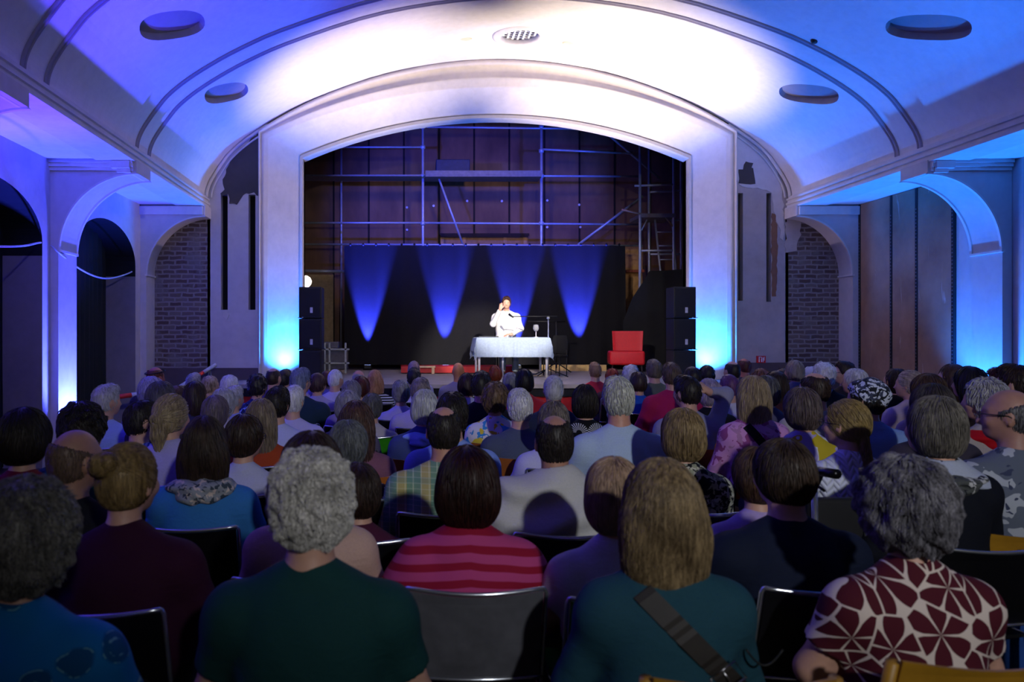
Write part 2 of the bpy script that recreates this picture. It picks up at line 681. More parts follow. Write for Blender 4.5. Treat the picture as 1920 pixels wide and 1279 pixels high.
# ---- left outer wall with arched niches
def niche_wall(x0, ya, yb, oa, ob, spring=2.77, apex=3.36, depth=0.5, name='wall_left'):
    b = MB()
    n = 24
    arch = [(oa + (ob - oa) * (1 - math.cos(math.pi * k / n)) / 2, spring + (apex - spring) * math.sin(math.pi * k / n)) for k in range(n + 1)]
    def q(p0, p1, z0a, z0b):
        b.add([(x0, p0, z0a), (x0, p1, z0b), (x0, p1, ZA), (x0, p0, ZA)], [(0, 1, 2, 3)], 0)
    b.add([(x0, ya, 0), (x0, oa, 0), (x0, oa, ZA), (x0, ya, ZA)], [(0, 1, 2, 3)], 0)
    b.add([(x0, ob, 0), (x0, yb, 0), (x0, yb, ZA), (x0, ob, ZA)], [(0, 1, 2, 3)], 0)
    for k in range(n):
        q(arch[k][0], arch[k + 1][0], arch[k][1], arch[k + 1][1])
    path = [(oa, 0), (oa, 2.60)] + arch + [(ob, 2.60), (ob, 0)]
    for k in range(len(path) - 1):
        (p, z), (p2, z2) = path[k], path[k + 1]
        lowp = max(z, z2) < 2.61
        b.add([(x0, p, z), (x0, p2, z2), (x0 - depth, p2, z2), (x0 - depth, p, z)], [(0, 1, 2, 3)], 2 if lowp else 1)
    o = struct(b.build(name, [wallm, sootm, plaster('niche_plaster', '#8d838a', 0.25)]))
    # slim raised trim round the opening
    t = MB()
    rows = []
    for (p, z) in path:
        rows.append([(x0 + 0.0, p, z), (x0 + 0.018, p, z)])
    return o


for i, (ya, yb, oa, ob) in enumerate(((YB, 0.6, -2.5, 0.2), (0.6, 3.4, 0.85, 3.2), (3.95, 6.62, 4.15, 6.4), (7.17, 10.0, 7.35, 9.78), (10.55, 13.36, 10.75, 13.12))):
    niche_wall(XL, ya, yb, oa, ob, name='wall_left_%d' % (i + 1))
for (p, q) in ((3.4, 3.95), (6.62, 7.17), (10.0, 10.55), (13.36, 14.0)):
    pass
# dark curtain closing each niche
cm = plain('dark_green_cloth', '#0a1110', 0.9)
for i, (oa, ob) in ((1, (7.35, 9.78)), (2, (10.75, 13.12))):
    b = MB()
    n = 70
    rows = []
    for z in (0.02, 1.2, 2.4, 3.38):
        rows.append([(XL - 0.46 + 0.022 * math.sin(k * 1.25) + 0.01 * math.sin(k * 0.4 + z), oa + 0.02 + (ob - oa - 0.04) * k / n, z) for k in range(n + 1)])
    b.loft(rows)
    rows2 = [[(x - 0.006, y, z) for x, y, z in r] for r in rows]
    b.loft(rows2)
    o = b.build('niche_curtain', cm, smooth=True)
    tag(o, ('', 'dark curtain in the arched niche left of the blue-lit left pier', 'dark curtain in the tall arched niche between the left pier and the brick wall')[i], 'curtain', 'dark curtains closing the left niches')
struct(MB().box(XL - 0.75, XL - 0.5, YB, YS, 0, ZA + 0.1).build('wall_left_outer', blackm))

# ---- right outer wall: boarded bays with dark joints
def _board(name):
    t = NT(name)
    v = t.coord()
    n = t.noise(v, 1.3, 5, 0.6)
    n2 = t.noise(t.coord((3, 3, 0.6)), 1.6, 4, 0.6, 0.8)
    c = t.ramp(n, [(0.3, (0.20, 0.115, 0.075)), (0.7, (0.36, 0.225, 0.15))])
    msk = t.ramp(n2, [(0.63, (0, 0, 0)), (0.74, (1, 1, 1))])
    c = t.mix(t.math('MULTIPLY', msk, 0.55), c, (0.62, 0.53, 0.48))
    return t.out(c, 0.75, 0, 0.25)


boardm = M('hardboard', _board)
stripm = plain('dark_strip', '#1c1a1e', 0.6)
dotm = plain('strip_eyelets', '#6d6a78', 0.4, 0.6)
struct(MB().box(XR + 0.03, XR + 0.3, YB, YS, 0, ZA + 0.1).build('wall_right', wallm))
k = 0
for (ya, yb, edges) in ((3.95, 6.62, (4.0, 4.7, 5.3, 6.0, 6.6)), (7.17, 10.0, (7.2, 7.85, 8.45, 9.1, 9.74)), (10.55, 13.36, (10.98, 11.05, 11.84, 12.46, 13.33))):
    for j in range(len(edges) - 1):
        if edges[j + 1] - edges[j] < 0.2:
            continue
        k += 1
        o = MB().box(XR, XR + 0.022, edges[j] + 0.02, edges[j + 1] - 0.02, 0.0, ZA - 0.01).build('wall_panel_%d' % k, boardm)
        struct(o)
    for j, e in enumerate(edges):
        if e in (10.98,):
            continue
        b = MB()
        b.box(XR - 0.012, XR + 0.03, e - 0.024, e + 0.024, 0.0, ZA - 0.01, 0)
        z = 0.06
        while z < ZA - 0.3:
            b.box(XR - 0.016, XR - 0.011, e - 0.011, e + 0.011, z, z + 0.016, 1)
            z += 0.052
        TR[0] += 1
        struct(b.build('trim_%d' % (10 + TR[0]), [stripm, dotm]))

# ---- stage wall: brick ends, plaster strips with slots, dark peeled areas
def jag(pts, amp, rng, n=7):
    out = []
    for i in range(len(pts)):
        a, c = np.array(pts[i]), np.array(pts[(i + 1) % len(pts)])
        L = np.linalg.norm(c - a)
        m = max(1, int(L / 0.06))
        for j in range(m):
            q = a + (c - a) * j / m
            out.append(tuple(q + (rng.normal(0, amp, 2) if j else 0)))
    return out


rj = np.random.default_rng(4)
XPL, XPR = XP(483, YS), XP(1378, YS)
XSL, XSR = XC - 4.99, XC + 4.99
ZSK = ZP(690, YS)
struct(MB().box(XL - 0.5, XSL + 0.03, YS, YS + 0.3, ZSK - 0.05, ZA).build('wall_stage_brick_left', M('brick', _brick, 0.0, 0)))
struct(MB().box(XSR - 0.03, XR + 0.5, YS, YS + 0.3, ZSK - 0.2, ZA).build('wall_stage_brick_right', M('brick', _brick, 3.0, 1)))
skirt = plaster('skirt_plaster', '#5d4f55', 0.3)
b = MB()
b.box(XL, XPL + 0.02, YS - 0.03, YS + 0.3, 0, ZSK)
struct(b.build('baseboard_left', skirt))
b = MB()
b.box(XPR - 0.02, XR + 0.05, YS - 0.03, YS + 0.3, 0, ZP(680, YS))
struct(b.build('baseboard_right', skirt))


def slot_wall(cols, slots, z0, side, mat, name):
    """wall strip built in pieces that leave the upright chases open"""
    xs = sorted(set([cols[0], cols[1]] + [q for s in slots for q in s[:2]]))
    b = MB()
    ztop = 5.6
    for a, c in zip(xs[:-1], xs[1:]):
        mid = (a + c) / 2
        zt = vault_z(mid - XC, YS) + 0.25
        sl = [s for s in slots if s[0] <= mid <= s[1]]
        if sl:
            b.box(a, c, YS, YS + 0.22, z0, sl[0][2])
            b.box(a, c, YS, YS + 0.22, sl[0][3], zt)
            b.box(a, c, YS + 0.16, YS + 0.22, sl[0][2], sl[0][3], 1)
        else:
            b.box(a, c, YS, YS + 0.22, z0, zt)
    return struct(b.build(name, [mat, blackm]))


SL = [(XP(414, YS), XP(427, YS), ZP(581, YS), ZP(365, YS)), (XP(466, YS), XP(479, YS), ZP(581, YS), ZP(365, YS))]
SR = [(XP(1384, YS), XP(1393, YS), ZP(564, YS), ZP(362, YS)), (XP(1437, YS), XP(1446, YS), ZP(566, YS), ZP(362, YS))]
slot_wall((XSL - 0.02, XPL + 0.1), SL, ZSK, -1, wallm, 'wall_stage_left')
slot_wall((XPR - 0.1, XSR + 0.02), SR, ZP(680, YS), 1, greym, 'wall_stage_right')


def patch(pix, mat, name, lift=0.012, amp=0.018, seed=1, jagged=True):
    r = np.random.default_rng(seed)
    P = [(XP(a, YS), ZP(c, YS)) for a, c in pix]
    if jagged:
        P = jag(P, amp, r)
    bm = bmesh.new()
    vs = [bm.verts.new((x, YS - lift, z)) for x, z in P]
    vs2 = [bm.verts.new((x, YS + 0.01, z)) for x, z in P]
    e = [bm.edges.new((vs[i], vs[(i + 1) % len(vs)])) for i in range(len(vs))]
    bmesh.ops.triangle_fill(bm, edges=e, use_beauty=True)
    for i in range(len(vs)):
        j = (i + 1) % len(vs)
        bm.faces.new((vs[i], vs[j], vs2[j], vs2[i]))
    me = bpy.data.meshes.new(name)
    bm.to_mesh(me)
    bm.free()
    me.materials.append(mat)
    o = bpy.data.objects.new(name, me)
    COL.objects.link(o)
    return struct(o)


lightp = plaster('loose_plaster', '#d6cdc9', 0.12)
patch([(490, 240), (466, 268), (448, 282), (432, 300), (424, 318), (418, 345), (416, 368), (428, 364), (430, 382), (444, 384), (452, 372), (462, 362), (490, 366)], darkp, 'wall_patch_1', seed=2)
patch([(1384, 318), (1398, 303), (1412, 306), (1414, 330), (1416, 345), (1384, 344)], darkp, 'wall_patch_3', seed=3)
patch([(1380, 240), (1412, 262), (1440, 292), (1458, 325), (1466, 352), (1470, 400), (1469, 452), (1462, 446), (1458, 420), (1450, 396), (1447, 362), (1436, 356), (1420, 352), (1400, 352), (1384, 344), (1380, 330)], lightp, 'wall_patch_4', seed=5, lift=0.008, amp=0.014)
patch([(1447, 400), (1456, 402), (1458, 470), (1455, 556), (1447, 556)], plaster('raw_clay', '#8a6450', 0.25), 'wall_patch_5', seed=6, lift=0.006, amp=0.008)
patch([(1473, 392), (1500, 392), (1502, 440), (1494, 470), (1473, 474)], greym, 'wall_patch_6', seed=7, lift=0.01)
patch([(418, 592), (424, 582), (430, 590), (426, 600)], lightp, 'wall_patch_7', seed=8, lift=0.02)
# shallow roll along the meeting of vault and stage wall
b = MB()
for side in (-1, 1):
    cc = [p for p in vault_curve(YS - 0.035, 0.03) if (p[0] - XC) * side > 3.9]
    b.tube(cc, 0.03, 8)
    cc = [p for p in vault_curve(YS - 0.02, 0.11) if (p[0] - XC) * side > 3.9]
    b.tube(cc, 0.016, 8)
trim(b, smooth=True)

# ---- proscenium: moulded frame and splayed reveal
def pros(hw, cz, ap, y, xc=None, n=48, z0=STG - 0.02):
    xc = 1.538 if xc is None else xc
    R = (hw * hw + (ap - cz) ** 2) / (2 * (ap - cz))
    pts = [(xc - hw, y, z) for z in np.linspace(z0, cz, 8)[:-1]]
    for k in range(n + 1):
        x = -hw + 2 * hw * k / n
        pts.append((xc + x, y, ap - R + math.sqrt(R * R - x * x)))
    pts += [(xc + hw, y, z) for z in np.linspace(cz, z0, 8)[1:]]
    return pts


b = MB()
rows = [pros(4.115, 5.17, 6.44, YS + 0.02), pros(4.11, 5.165, 6.40, YS - 0.02), pros(4.105, 5.155, 6.385, YS - 0.085), pros(4.09, 5.135, 6.34, YS - 0.12), pros(4.075, 5.12, 6.29, YS - 0.10),
        pros(4.065, 5.11, 6.26, YS - 0.05), pros(4.05, 5.10, 6.16, YS - 0.045), pros(4.04, 5.09, 6.08, YS - 0.07), pros(4.015, 5.075, 6.05, YS - 0.075), pros(4.00, 5.07, 6.03, YS - 0.04),
        pros(3.965, 5.05, 5.94, YS - 0.03), pros(3.95, 5.04, 5.915, YS + 0.0)]
b.loft(rows)
struct(b.build('wall_proscenium_frame', plaster('frame_plaster', '#ded3cb', 0.12), smooth=True))
b = MB()
rows = [pros(3.95, 5.04, 5.915, YS), pros(3.70, 4.94, 5.73, YS + 0.27), pros(3.50, 4.85, 5.58, YS + 0.50, 1.565)]
b.loft(rows)
struct(b.build('wall_proscenium_reveal', plaster('reveal_plaster', '#e0d8d6', 0.16), smooth=True))
b = MB()
rows = [pros(3.50, 4.85, 5.58, YS + 0.50, 1.565), pros(3.49, 4.84, 5.57, YS + 0.47, 1.565), pros(3.45, 4.80, 5.52, YS + 0.47, 1.565), pros(3.44, 4.79, 5.51, YS + 0.52, 1.565), pros(3.44, 4.79, 5.51, YS + 0.75, 1.565)]
b.loft(rows)
# back of the wall above and beside the opening
R = pros(3.44, 4.79, 5.51, YS + 0.75, 1.565)
for k in range(len(R) - 1):
    p, q = R[k], R[k + 1]
    if abs(p[0] - q[0]) > 1e-6:
        b.add([p, q, (q[0], q[1], 8.2), (p[0], p[1], 8.2)], [(0, 1, 2, 3)])
b.box(-6.2, 1.565 - 3.44, YS + 0.6, YS + 0.75, 0, 8.2)
b.box(1.565 + 3.44, 9.2, YS + 0.6, YS + 0.75, 0, 8.2)
struct(b.build('wall_proscenium_edge', trimm))

# ---- vent in the crown of the vault
v = thing('ceiling_vent', 'round ceiling vent with a white grid in the middle of the vault', 'vent', tuple(VENT_P))
b = MB()
b.lathe([(0.30, -0.02), (0.42, 0.0), (0.43, -0.012), (0.40, -0.03), (0.355, -0.055), (0.31, -0.05), (0.29, -0.02), (0.29, 0.14), (0.295, 0.14), (0.30, 0.0)], n=40)
b.build('vent_ring', trimm, v, smooth=True)
b = MB()
for k in range(-3, 4):
    w = math.sqrt(max(0.0, 0.285 ** 2 - (k * 0.082) ** 2))
    b.box(k * 0.082 - 0.017, k * 0.082 + 0.017, -w, w, 0.035, 0.05)
    b.box(-w, w, k * 0.082 - 0.010, k * 0.082 + 0.010, 0.05, 0.065)
b.build('vent_grid', plain('white_lacquer', '#dcdce4', 0.4), v)
b = MB()
b.lathe([(0.0, 0.16), (0.29, 0.16), (0.29, 0.17), (0.0, 0.17)], n=32)
b.build('vent_duct', blackm, v)
for px, py, r in ((873, 73, 0.10), (1066, 81, 0.10)):
    c, n_ = on_vault(px, py)
    b = MB()
    b.lathe([(0.0, -0.012), (r * 0.8, -0.012), (r, 0.0), (r, 0.01)], tuple(c), 24, sy=0.7)
    o = b.build('ceiling_cover', plaster('cover_cream', '#e8cfae', 0.05), smooth=True)
    tag(o, 'small cream oval cover plate %s the round ceiling vent' % ('left of' if px < 900 else 'right of'), 'cover plate', 'oval cover plates on the vault')
c, n_ = on_vault(1527, 77)
b = MB()
b.lathe([(0.0, -0.03), (0.03, -0.03), (0.045, 0.0), (0.045, 0.02)], tuple(c), 16)
tag(b.build('ceiling_hook', plain('hook_iron', '#22201e', 0.5), smooth=True), 'small dark hook fixing on the right side of the vault by the rib', 'hook')

# ---- cable slung across the left arches
b = MB()
P = [at(-60, 455, 7.4), at(0, 462, 8.0), at(45, 461, 9.0), at(85, 455, 9.95), at(112, 475, 10.0), at(140, 498, 10.7), at(175, 517, 11.6), at(205, 522, 12.3), at(240, 513, 13.0), at(262, 500, 13.34)]
Q = []
for i in range(len(P) - 1):
    for t in np.linspace(0, 1, 6)[:-1]:
        p0 = np.array(P[max(i - 1, 0)]); p1 = np.array(P[i]); p2 = np.array(P[i + 1]); p3 = np.array(P[min(i + 2, len(P) - 1)])
        Q.append(tuple(0.5 * (2 * p1 + (-p0 + p2) * t + (2 * p0 - 5 * p1 + 4 * p2 - p3) * t * t + (-p0 + 3 * p1 - 3 * p2 + p3) * t ** 3)))
b.tube(Q, 0.012, 6)
tag(b.build('cable', plain('white_cable', '#c9c6cf', 0.5), smooth=True), 'thin white cable slung between the piers of the left wall', 'cable')

# ------------------------------------------------------------------ the stage
def _boards(name):
    t = NT(name)
    n = t.noise(t.coord((1, 8, 1)), 3, 5)
    return t.out(t.ramp(n, [(0.3, srgb('#7d7470')), (0.7, srgb('#a39a94'))]), 0.7)


YE = 12.45
b = MB()
b.box(-2.9, 6.1, YE, YS + 0.1, STG - 0.06, STG)
b.box(-5.5, 8.6, YS + 0.02, 21.6, STG - 0.06, STG)
struct(b.build('floor_stage', M('stage_boards', _boards)))
struct(MB().box(-2.86, 6.06, YE + 0.03, YE + 0.06, 0.68, STG - 0.06).build('trim_stage_front', plain('black_cloth', '#0c0c0e', 0.9)))
b = MB()
n = 240
rows = []
for z in (0.0, 0.34, 0.69):
    rows.append([(-2.86 + 8.92 * k / n, YE + 0.06 + 0.014 * math.sin(k * 0.9), z) for k in range(n + 1)])
b.loft(rows)
b.loft([[(x, y + 0.01, z) for x, y, z in r] for r in rows])
tag(b.build('stage_skirt', plain('red_cloth', '#a01018', 0.8), smooth=True), 'red cloth skirt hanging along the front of the stage', 'stage skirt')
b = MB()
b.box(-2.86, -2.8, YE, YS, 0, STG - 0.06)
b.box(6.0, 6.06, YE, YS, 0, STG - 0.06)
struct(b.build('wall_stage_cheeks', plain('black_cloth', '#0c0c0e', 0.9)))


def _panel(name):
    t = NT(name)
    n = t.noise(t.coord((1.2, 1.2, 0.5)), 1.2, 5, 0.6)
    return t.out(t.ramp(n, [(0.3, srgb('#5a3a26')), (0.7, srgb('#8b6344'))]), 0.7)


panelm = M('plywood', _panel)
YK = 19.6
b = MB()
b.box(-4.6, 8.0, YK, YK + 0.1, 0.0, 8.2)
struct(b.build('wall_back', panelm))
seam = plain('dark_seam', '#1d130d', 0.8)
b = MB()
x = -4.4
while x < 8:
    b.box(x - 0.022, x + 0.022, YK - 0.014, YK + 0.01, STG, 8.0)
    x += 0.86
struct(b.build('trim_back_seams', seam))
struct(MB().box(-4.7, -4.5, YS + 0.7, YK, 0, 8.2).build('wall_wing_left', plaster('wing_plaster', '#332a26', 0.3)))
struct(MB().box(7.9, 8.1, YS + 0.7, YK, 0, 8.2).build('wall_wing_right', plaster('wing_plaster', '#332a26', 0.3)))
struct(MB().box(-4.7, 8.1, YS + 0.6, YK + 0.1, 8.1, 8.2).build('ceiling_stage', plain('stage_black', '#0b0a0c', 0.9)))
b = MB()
for i, (px, py) in enumerate(((1073, 0), (0, 0))):
    pass
pins = [(763, 389), (813, 386), (876, 377), (941, 377), (1026, 376), (1086, 384), (763, 431), (1026, 426), (1088, 426)]
for px, py in pins:
    p = at(px, py, YK - 0.02)
    b.lathe([(0.0, -0.012), (0.028, -0.012), (0.028, 0.01)], p, 10, axis='y')
struct(b.build('trim_back_bolts', plain('bolt_heads', '#e8e0dc', 0.4)))
# framed window-like opening in the back wall
y = YK - 0.02
wf = thing('boarded_opening', 'pale wooden frame with posts on the brown back wall above the curtain', 'frame', (XP(908, y), y, ZP(470, y)))
x0, x1, z0, z1 = XP(826, y), XP(990, y), ZP(480, y), ZP(438, y)
cx, cz = wf.location.x, wf.location.z
b = MB()
b.box(x0 - cx, x1 - cx, -0.05, 0, z1 - cz - 0.10, z1 - cz - 0.05, 1)
b.box(x0 - cx - 0.02, x1 - cx + 0.02, -0.06, 0, z1 - cz - 0.05, z1 - cz, 1)
b.build('frame_head', [panelm, plain('dark_lintel', '#2a1a10', 0.8)], wf)
for px in (829, 870, 947, 984):
    bx = XP(px, y) - cx
    MB().box(bx - 0.04, bx + 0.04, -0.045, 0, z0 - cz, z1 - cz - 0.1).build('frame_post', plain('pine', '#b98a5c', 0.6), wf)
MB().box(x0 - cx, x1 - cx, -0.02, 0, z0 - cz, z1 - cz - 0.1).build('frame_panel', plain('pale_ply', '#a1764c', 0.7), wf)

# ---- black backdrop curtain
YC = 18.0
cx0, cx1 = XP(645, YC), XP(1173, YC)
zc0, zc1 = ZP(684, YC), ZP(460, YC)


def _drape(name, a, bb):
    t = NT(name)
    n = t.noise(t.coord((1, 1, 1)), 40, 3)
    t.bump(n, 0.1, 0.002)
    return t.out(t.ramp(n, [(0.3, srgb(a)), (0.7, srgb(bb))]), 0.85, 0, 0.2)


drape = M('molton', _drape, '#121115', '#18171b')


def curtain(x0, x1, y, zbot, ztop, name, lab, mat, wav=0.03, n=160, ph=0.0, top=None):
    b = MB()
    rows = []
    for j in range(14):
        t = j / 13
        r = []
        for k in range(n + 1):
            u = k / n
            x = x0 + (x1 - x0) * u
            zt = ztop if top is None else top(x)
            z = zbot + (zt - zbot) * t
            w = wav * (0.6 + 0.4 * (1 - t))
            r.append((x + 0.01 * math.sin(3 * t + k * 0.2), y + w * math.sin(x * 7 + ph + 0.6 * math.sin(2.2 * x)) + 0.4 * w * math.sin(x * 17 + t), z - 0.012 * abs(math.sin(x * 5.5)) * t))
        rows.append(r)
    b.loft(rows)
    b.loft([[(x, yy + 0.012, z) for x, yy, z in r] for r in rows])
    o = b.build(name, mat, smooth=True)
    return tag(o, lab, 'curtain')


cur = curtain(cx0, cx1, YC, zc0, zc1, 'backdrop_curtain', 'wide black backdrop curtain hanging behind the table on stage', drape, wav=0.018)
bx = [cx0 + (cx1 - cx0) * (k + 0.5) / 22 for k in range(22)]
for x in bx:
    MB().lathe([(0.012, -0.03), (0.03, 0), (0.012, 0.03)], (x, YC - 0.005, zc1 + 0.015), 8).build('curtain_tie', plain('black_tie', '#0a0a0a', 0.8), cur, smooth=True)
# lower drape running down from the tower at the right
xa, xb = XP(1176, 16.9), XP(1290, 16.9)
dz = lambda x: float(np.interp(x, [XP(1170, 16.9), XP(1186, 16.9), XP(1208, 16.9), XP(1216, 16.9), XP(1292, 16.9)], [ZP(600, 16.9), ZP(560, 16.9), ZP(524, 16.9), ZP(508, 16.9), ZP(504, 16.9)]))
curtain(XP(1168, 16.9), XP(1296, 16.9), 16.9, STG + 0.01, 2.9, 'side_drape', 'black drape sloping up to the scaffold tower right of the red armchair', plain('black_cloth2', '#101013', 0.9), wav=0.02, n=60, top=dz)

# ---- scaffolding across the back
steel = plain('galvanised_steel', '#b4b8c2', 0.35, 0.35, 0.06)
YF = 18.6
sc_ = thing('scaffolding', 'tubular steel scaffolding with deck standing across the back of the stage', 'scaffolding', (XP(900, YF), YF, STG))
sx, sz = sc_.location.x, STG


def pole(p0, p1, r=0.026, par=None, name='scaffold_tube', mat=None, org=None):
    o = (sx, YF, sz) if org is None else org
    b = MB()
    b.tube([(p0[0] - o[0], p0[1] - o[1], p0[2] - o[2]), (p1[0] - o[0], p1[1] - o[1], p1[2] - o[2])], r, 10)
    return b.build(name, mat or steel, par or sc_, smooth=True)


def PP(px, py, y=YF):
    return at(px, py, y)


for px in (793, 1015):
    a = PP(px, 200)
    pole((a[0], YF, STG), (a[0], YF, ZP(190, YF)), 0.031, name='scaffold_upright')
    for py in (238, 276 if px < 900 else 283, 330, 419):
        q = at(px, py, YF)
        b = MB()
        b.lathe([(0.034, -0.05), (0.06, -0.03), (0.06, 0.03), (0.034, 0.05)], (q[0] - sx, 0, q[2] - sz), 10)
        b.build('scaffold_coupler', steel, sc_, smooth=True)
for (a, c) in (((560, 331), (793, 329)), ((560, 418), (793, 418)), ((560, 276), (793, 276)), ((800, 238), (1200, 243)), ((793, 329), (1200, 331)),
               ((793, 418), (1200, 421)), ((1015, 280), (1186, 288)), ((560, 458), (1205, 461)), ((1015, 283), (1015, 284))):
    if a == (1015, 283):
        continue
    pole(PP(*a), PP(*c), 0.024)
pole(PP(823, 335), PP(868, 459), 0.024, name='scaffold_brace')
pole(PP(1084, 459), PP(1205, 368), 0.030, name='scaffold_brace')
pole(PP(1120, 235), PP(1236, 334, YF + 0.3), 0.026, name='scaffold_brace')
b = MB()
p0, p1 = PP(797, 324), PP(1012, 335)
b.box(p0[0] - sx, p1[0] - sx, -0.30, 0.30, ZP(336, YF) - sz, ZP(331, YF) - sz)
b.box(p0[0] - sx, p1[0] - sx, -0.31, -0.285, ZP(333, YF) - sz, ZP(325, YF) - sz)
b.build('scaffold_deck', plain('deck_plank', '#77706e', 0.6), sc_)
b = MB()
p0, p1 = PP(560, 331), PP(790, 336)
b.box(p0[0] - sx, p1[0] - sx, -0.28, 0.28, ZP(335, YF) - sz, ZP(332, YF) - sz)
b.build('scaffold_deck', plain('deck_plank', '#77706e', 0.6), sc_)
for px in (560, 640):
    pass
# dark case standing on the deck
q = PP(848, 322)
cse = MB().rbox(XP(817, YF), XP(880, YF), YF - 0.2, YF + 0.2, ZP(330.8, YF), ZP(302, YF), 0.02).build('storage_box', plain('dark_blue_box', '#1a2140', 0.6))
tag(cse, 'dark blue box resting on the scaffold deck above the curtain', 'box')

# ---- narrow tower with ladder at the right
YT = 17.2
tw = thing('scaffold_tower', 'narrow steel scaffold tower standing at the right side of the stage', 'scaffolding', (XP(1232, YT), YT, STG))
org = (tw.location.x, YT, STG)
for px, y_ in ((1200, YT), (1263, YT), (1217, YT + 0.75), (1277, YT + 0.75)):
    x_ = XP(px, y_)
    pole((x_, y_, STG), (x_, y_, 6.3), 0.030, tw, 'tower_upright', None, org)
for py in (351, 403, 470, 560):
    for y_, p0, p1 in ((YT, 1190 if py == 351 else 1200, 1265), (YT + 0.75, 1217, 1277)):
        pole((XP(p0, y_), y_, ZP(py, YT) + (0.03 if py == 351 else 0)), (XP(p1, y_), y_, ZP(py - (5 if py == 351 else 0), YT)), 0.024, tw, 'tower_rail', None, org)
b = MB()
b.box(XP(1200, YT) - org[0], XP(1265, YT) - org[0], -0.05, 0.80, ZP(408, YT) - STG, ZP(401, YT) - STG)
b.build('tower_deck', plain('deck_plank', '#77706e', 0.6), tw)
pole(PP(1203, 432, YT), PP(1213, 412, YT), 0.014, tw, 'tower_bracket', None, org)
pole(PP(1262, 425, YT), PP(1248, 408, YT), 0.018, tw, 'tower_bracket', plain('rusty_steel', '#9a7b52', 0.5, 0.5), org)
pole(at(1166, 393, YT - 0.1), at(1200, 401, YT - 0.05), 0.02, tw, 'tower_stub', plain('raw_wood', '#c08d74', 0.6), org)
lad = thing('ladder', 'aluminium ladder leaning inside the scaffold tower', 'ladder', (XP(1248, YT + 0.3), YT + 0.3, STG))
lo_ = tuple(lad.location)
y2 = YT + 0.3
la0, la1 = at(1238, 505, y2), at(1228, 412, y2)
lb0, lb1 = at(1268, 505, y2), at(1260, 412, y2)
ext = lambda a, c, t: tuple(np.array(a) + (np.array(c) - np.array(a)) * t)
pole(ext(la0, la1, -1.9), la1, 0.022, lad, 'ladder_rail', None, lo_)
pole(ext(lb0, lb1, -1.9), lb1, 0.022, lad, 'ladder_rail', None, lo_)
for k in range(-6, 4):
    t = (k + 0.7) / 3.6
    pole(ext(la0, la1, t), ext(lb0, lb1, t), 0.016, lad, 'ladder_rung', None, lo_)

# ---- pale boards and clutter seen at the sides
b = MB().box(XP(574, 18.9), XP(625, 18.9), 18.88, 18.92, STG, ZP(515, 18.9))
tag(b.build('board_sheet', plain('pale_board', '#a38a66', 0.7)), 'pale upright board leaning left of the black backdrop curtain', 'board')
b = MB().box(XP(1172, 18.9), XP(1204, 18.9), 18.88, 18.92, STG, ZP(462, 18.9))
tag(b.build('board_sheet', plain('ochre_board', '#c0905a', 0.7)), 'ochre upright board between the black curtain and the scaffold tower', 'board')
b = MB().rbox(XP(1170, 18.7), XP(1204, 18.7), 18.5, 18.7, ZP(512, 18.7), ZP(507, 18.7), 0.01)
tag(b.build('wooden_rail', plain('red_wood', '#9a4a34', 0.6)), 'reddish wooden rail in front of the ochre board at the right', 'rail')
pole(at(560, 508, YF - 0.1), at(648, 509, YF - 0.1), 0.035, name='scaffold_tube')  # loose steel bar, grouped with the scaffold but joined to nothing
pole(at(640, 200, YF + 0.6), at(640, 694, YF + 0.6), 0.026, name='scaffold_upright')
b = MB()
b.lathe([(0.02, -0.16), (0.10, -0.14), (0.16, -0.05), (0.165, 0.02), (0.12, 0.11), (0.03, 0.15)], at(573, 528, 15.6), 20)
g = thing('globe_lamp', 'white glowing globe lamp at the left edge of the stage opening', 'lamp', at(573, 528, 15.6))
b2 = MB()
b2.lathe([(0.02, -0.115), (0.07, -0.10), (0.112, -0.04), (0.118, 0.01), (0.09, 0.075), (0.03, 0.112)], n=20)
b2.build('globe', emit('lamp_glass', '#fff4e6', 6.0), g, smooth=True)
b2 = MB()
b2.tube([(0, 0, -0.11), (0, 0, -(at(573, 528, 15.6)[2] - STG))], 0.014, 8)
b2.build('lamp_pole', plain('black_metal', '#0c0c0e', 0.5), g, smooth=True)
# flight case trolley frame
yy = 15.9
ft = thing('trolley_frame', 'grey metal trolley frame with cases left of the black curtain', 'trolley', (XP(630, yy), yy, STG))
fx = ft.location.x
for px in (609, 618, 648):
    b = MB().box(XP(px, yy) - fx - 0.018, XP(px, yy) - fx + 0.018, -0.02, 0.02, 0.02, ZP(643, yy) - STG)
    b.build('trolley_post', plain('grey_metal', '#9a9a98', 0.4, 0.6), ft)
for py in (655, 681):
    b = MB().box(XP(604, yy) - fx, XP(655, yy) - fx, -0.02, 0.02, ZP(py + 1.5, yy) - STG, ZP(py - 1.5, yy) - STG)
    b.build('trolley_rail', plain('grey_metal', '#9a9a98', 0.4, 0.6), ft)
MB().rbox(XP(606, yy) - fx, XP(634, yy) - fx, 0.03, 0.4, ZP(653, yy) - STG, ZP(641, yy) - STG, 0.01).build('trolley_case', plain('grey_case', '#5e5a5e', 0.6), ft)
MB().rbox(XP(606, yy) - fx, XP(650, yy) - fx, 0.03, 0.4, 0.1, ZP(657, yy) - STG, 0.01).build('trolley_case', plain('grey_case', '#5e5a5e', 0.6), ft)

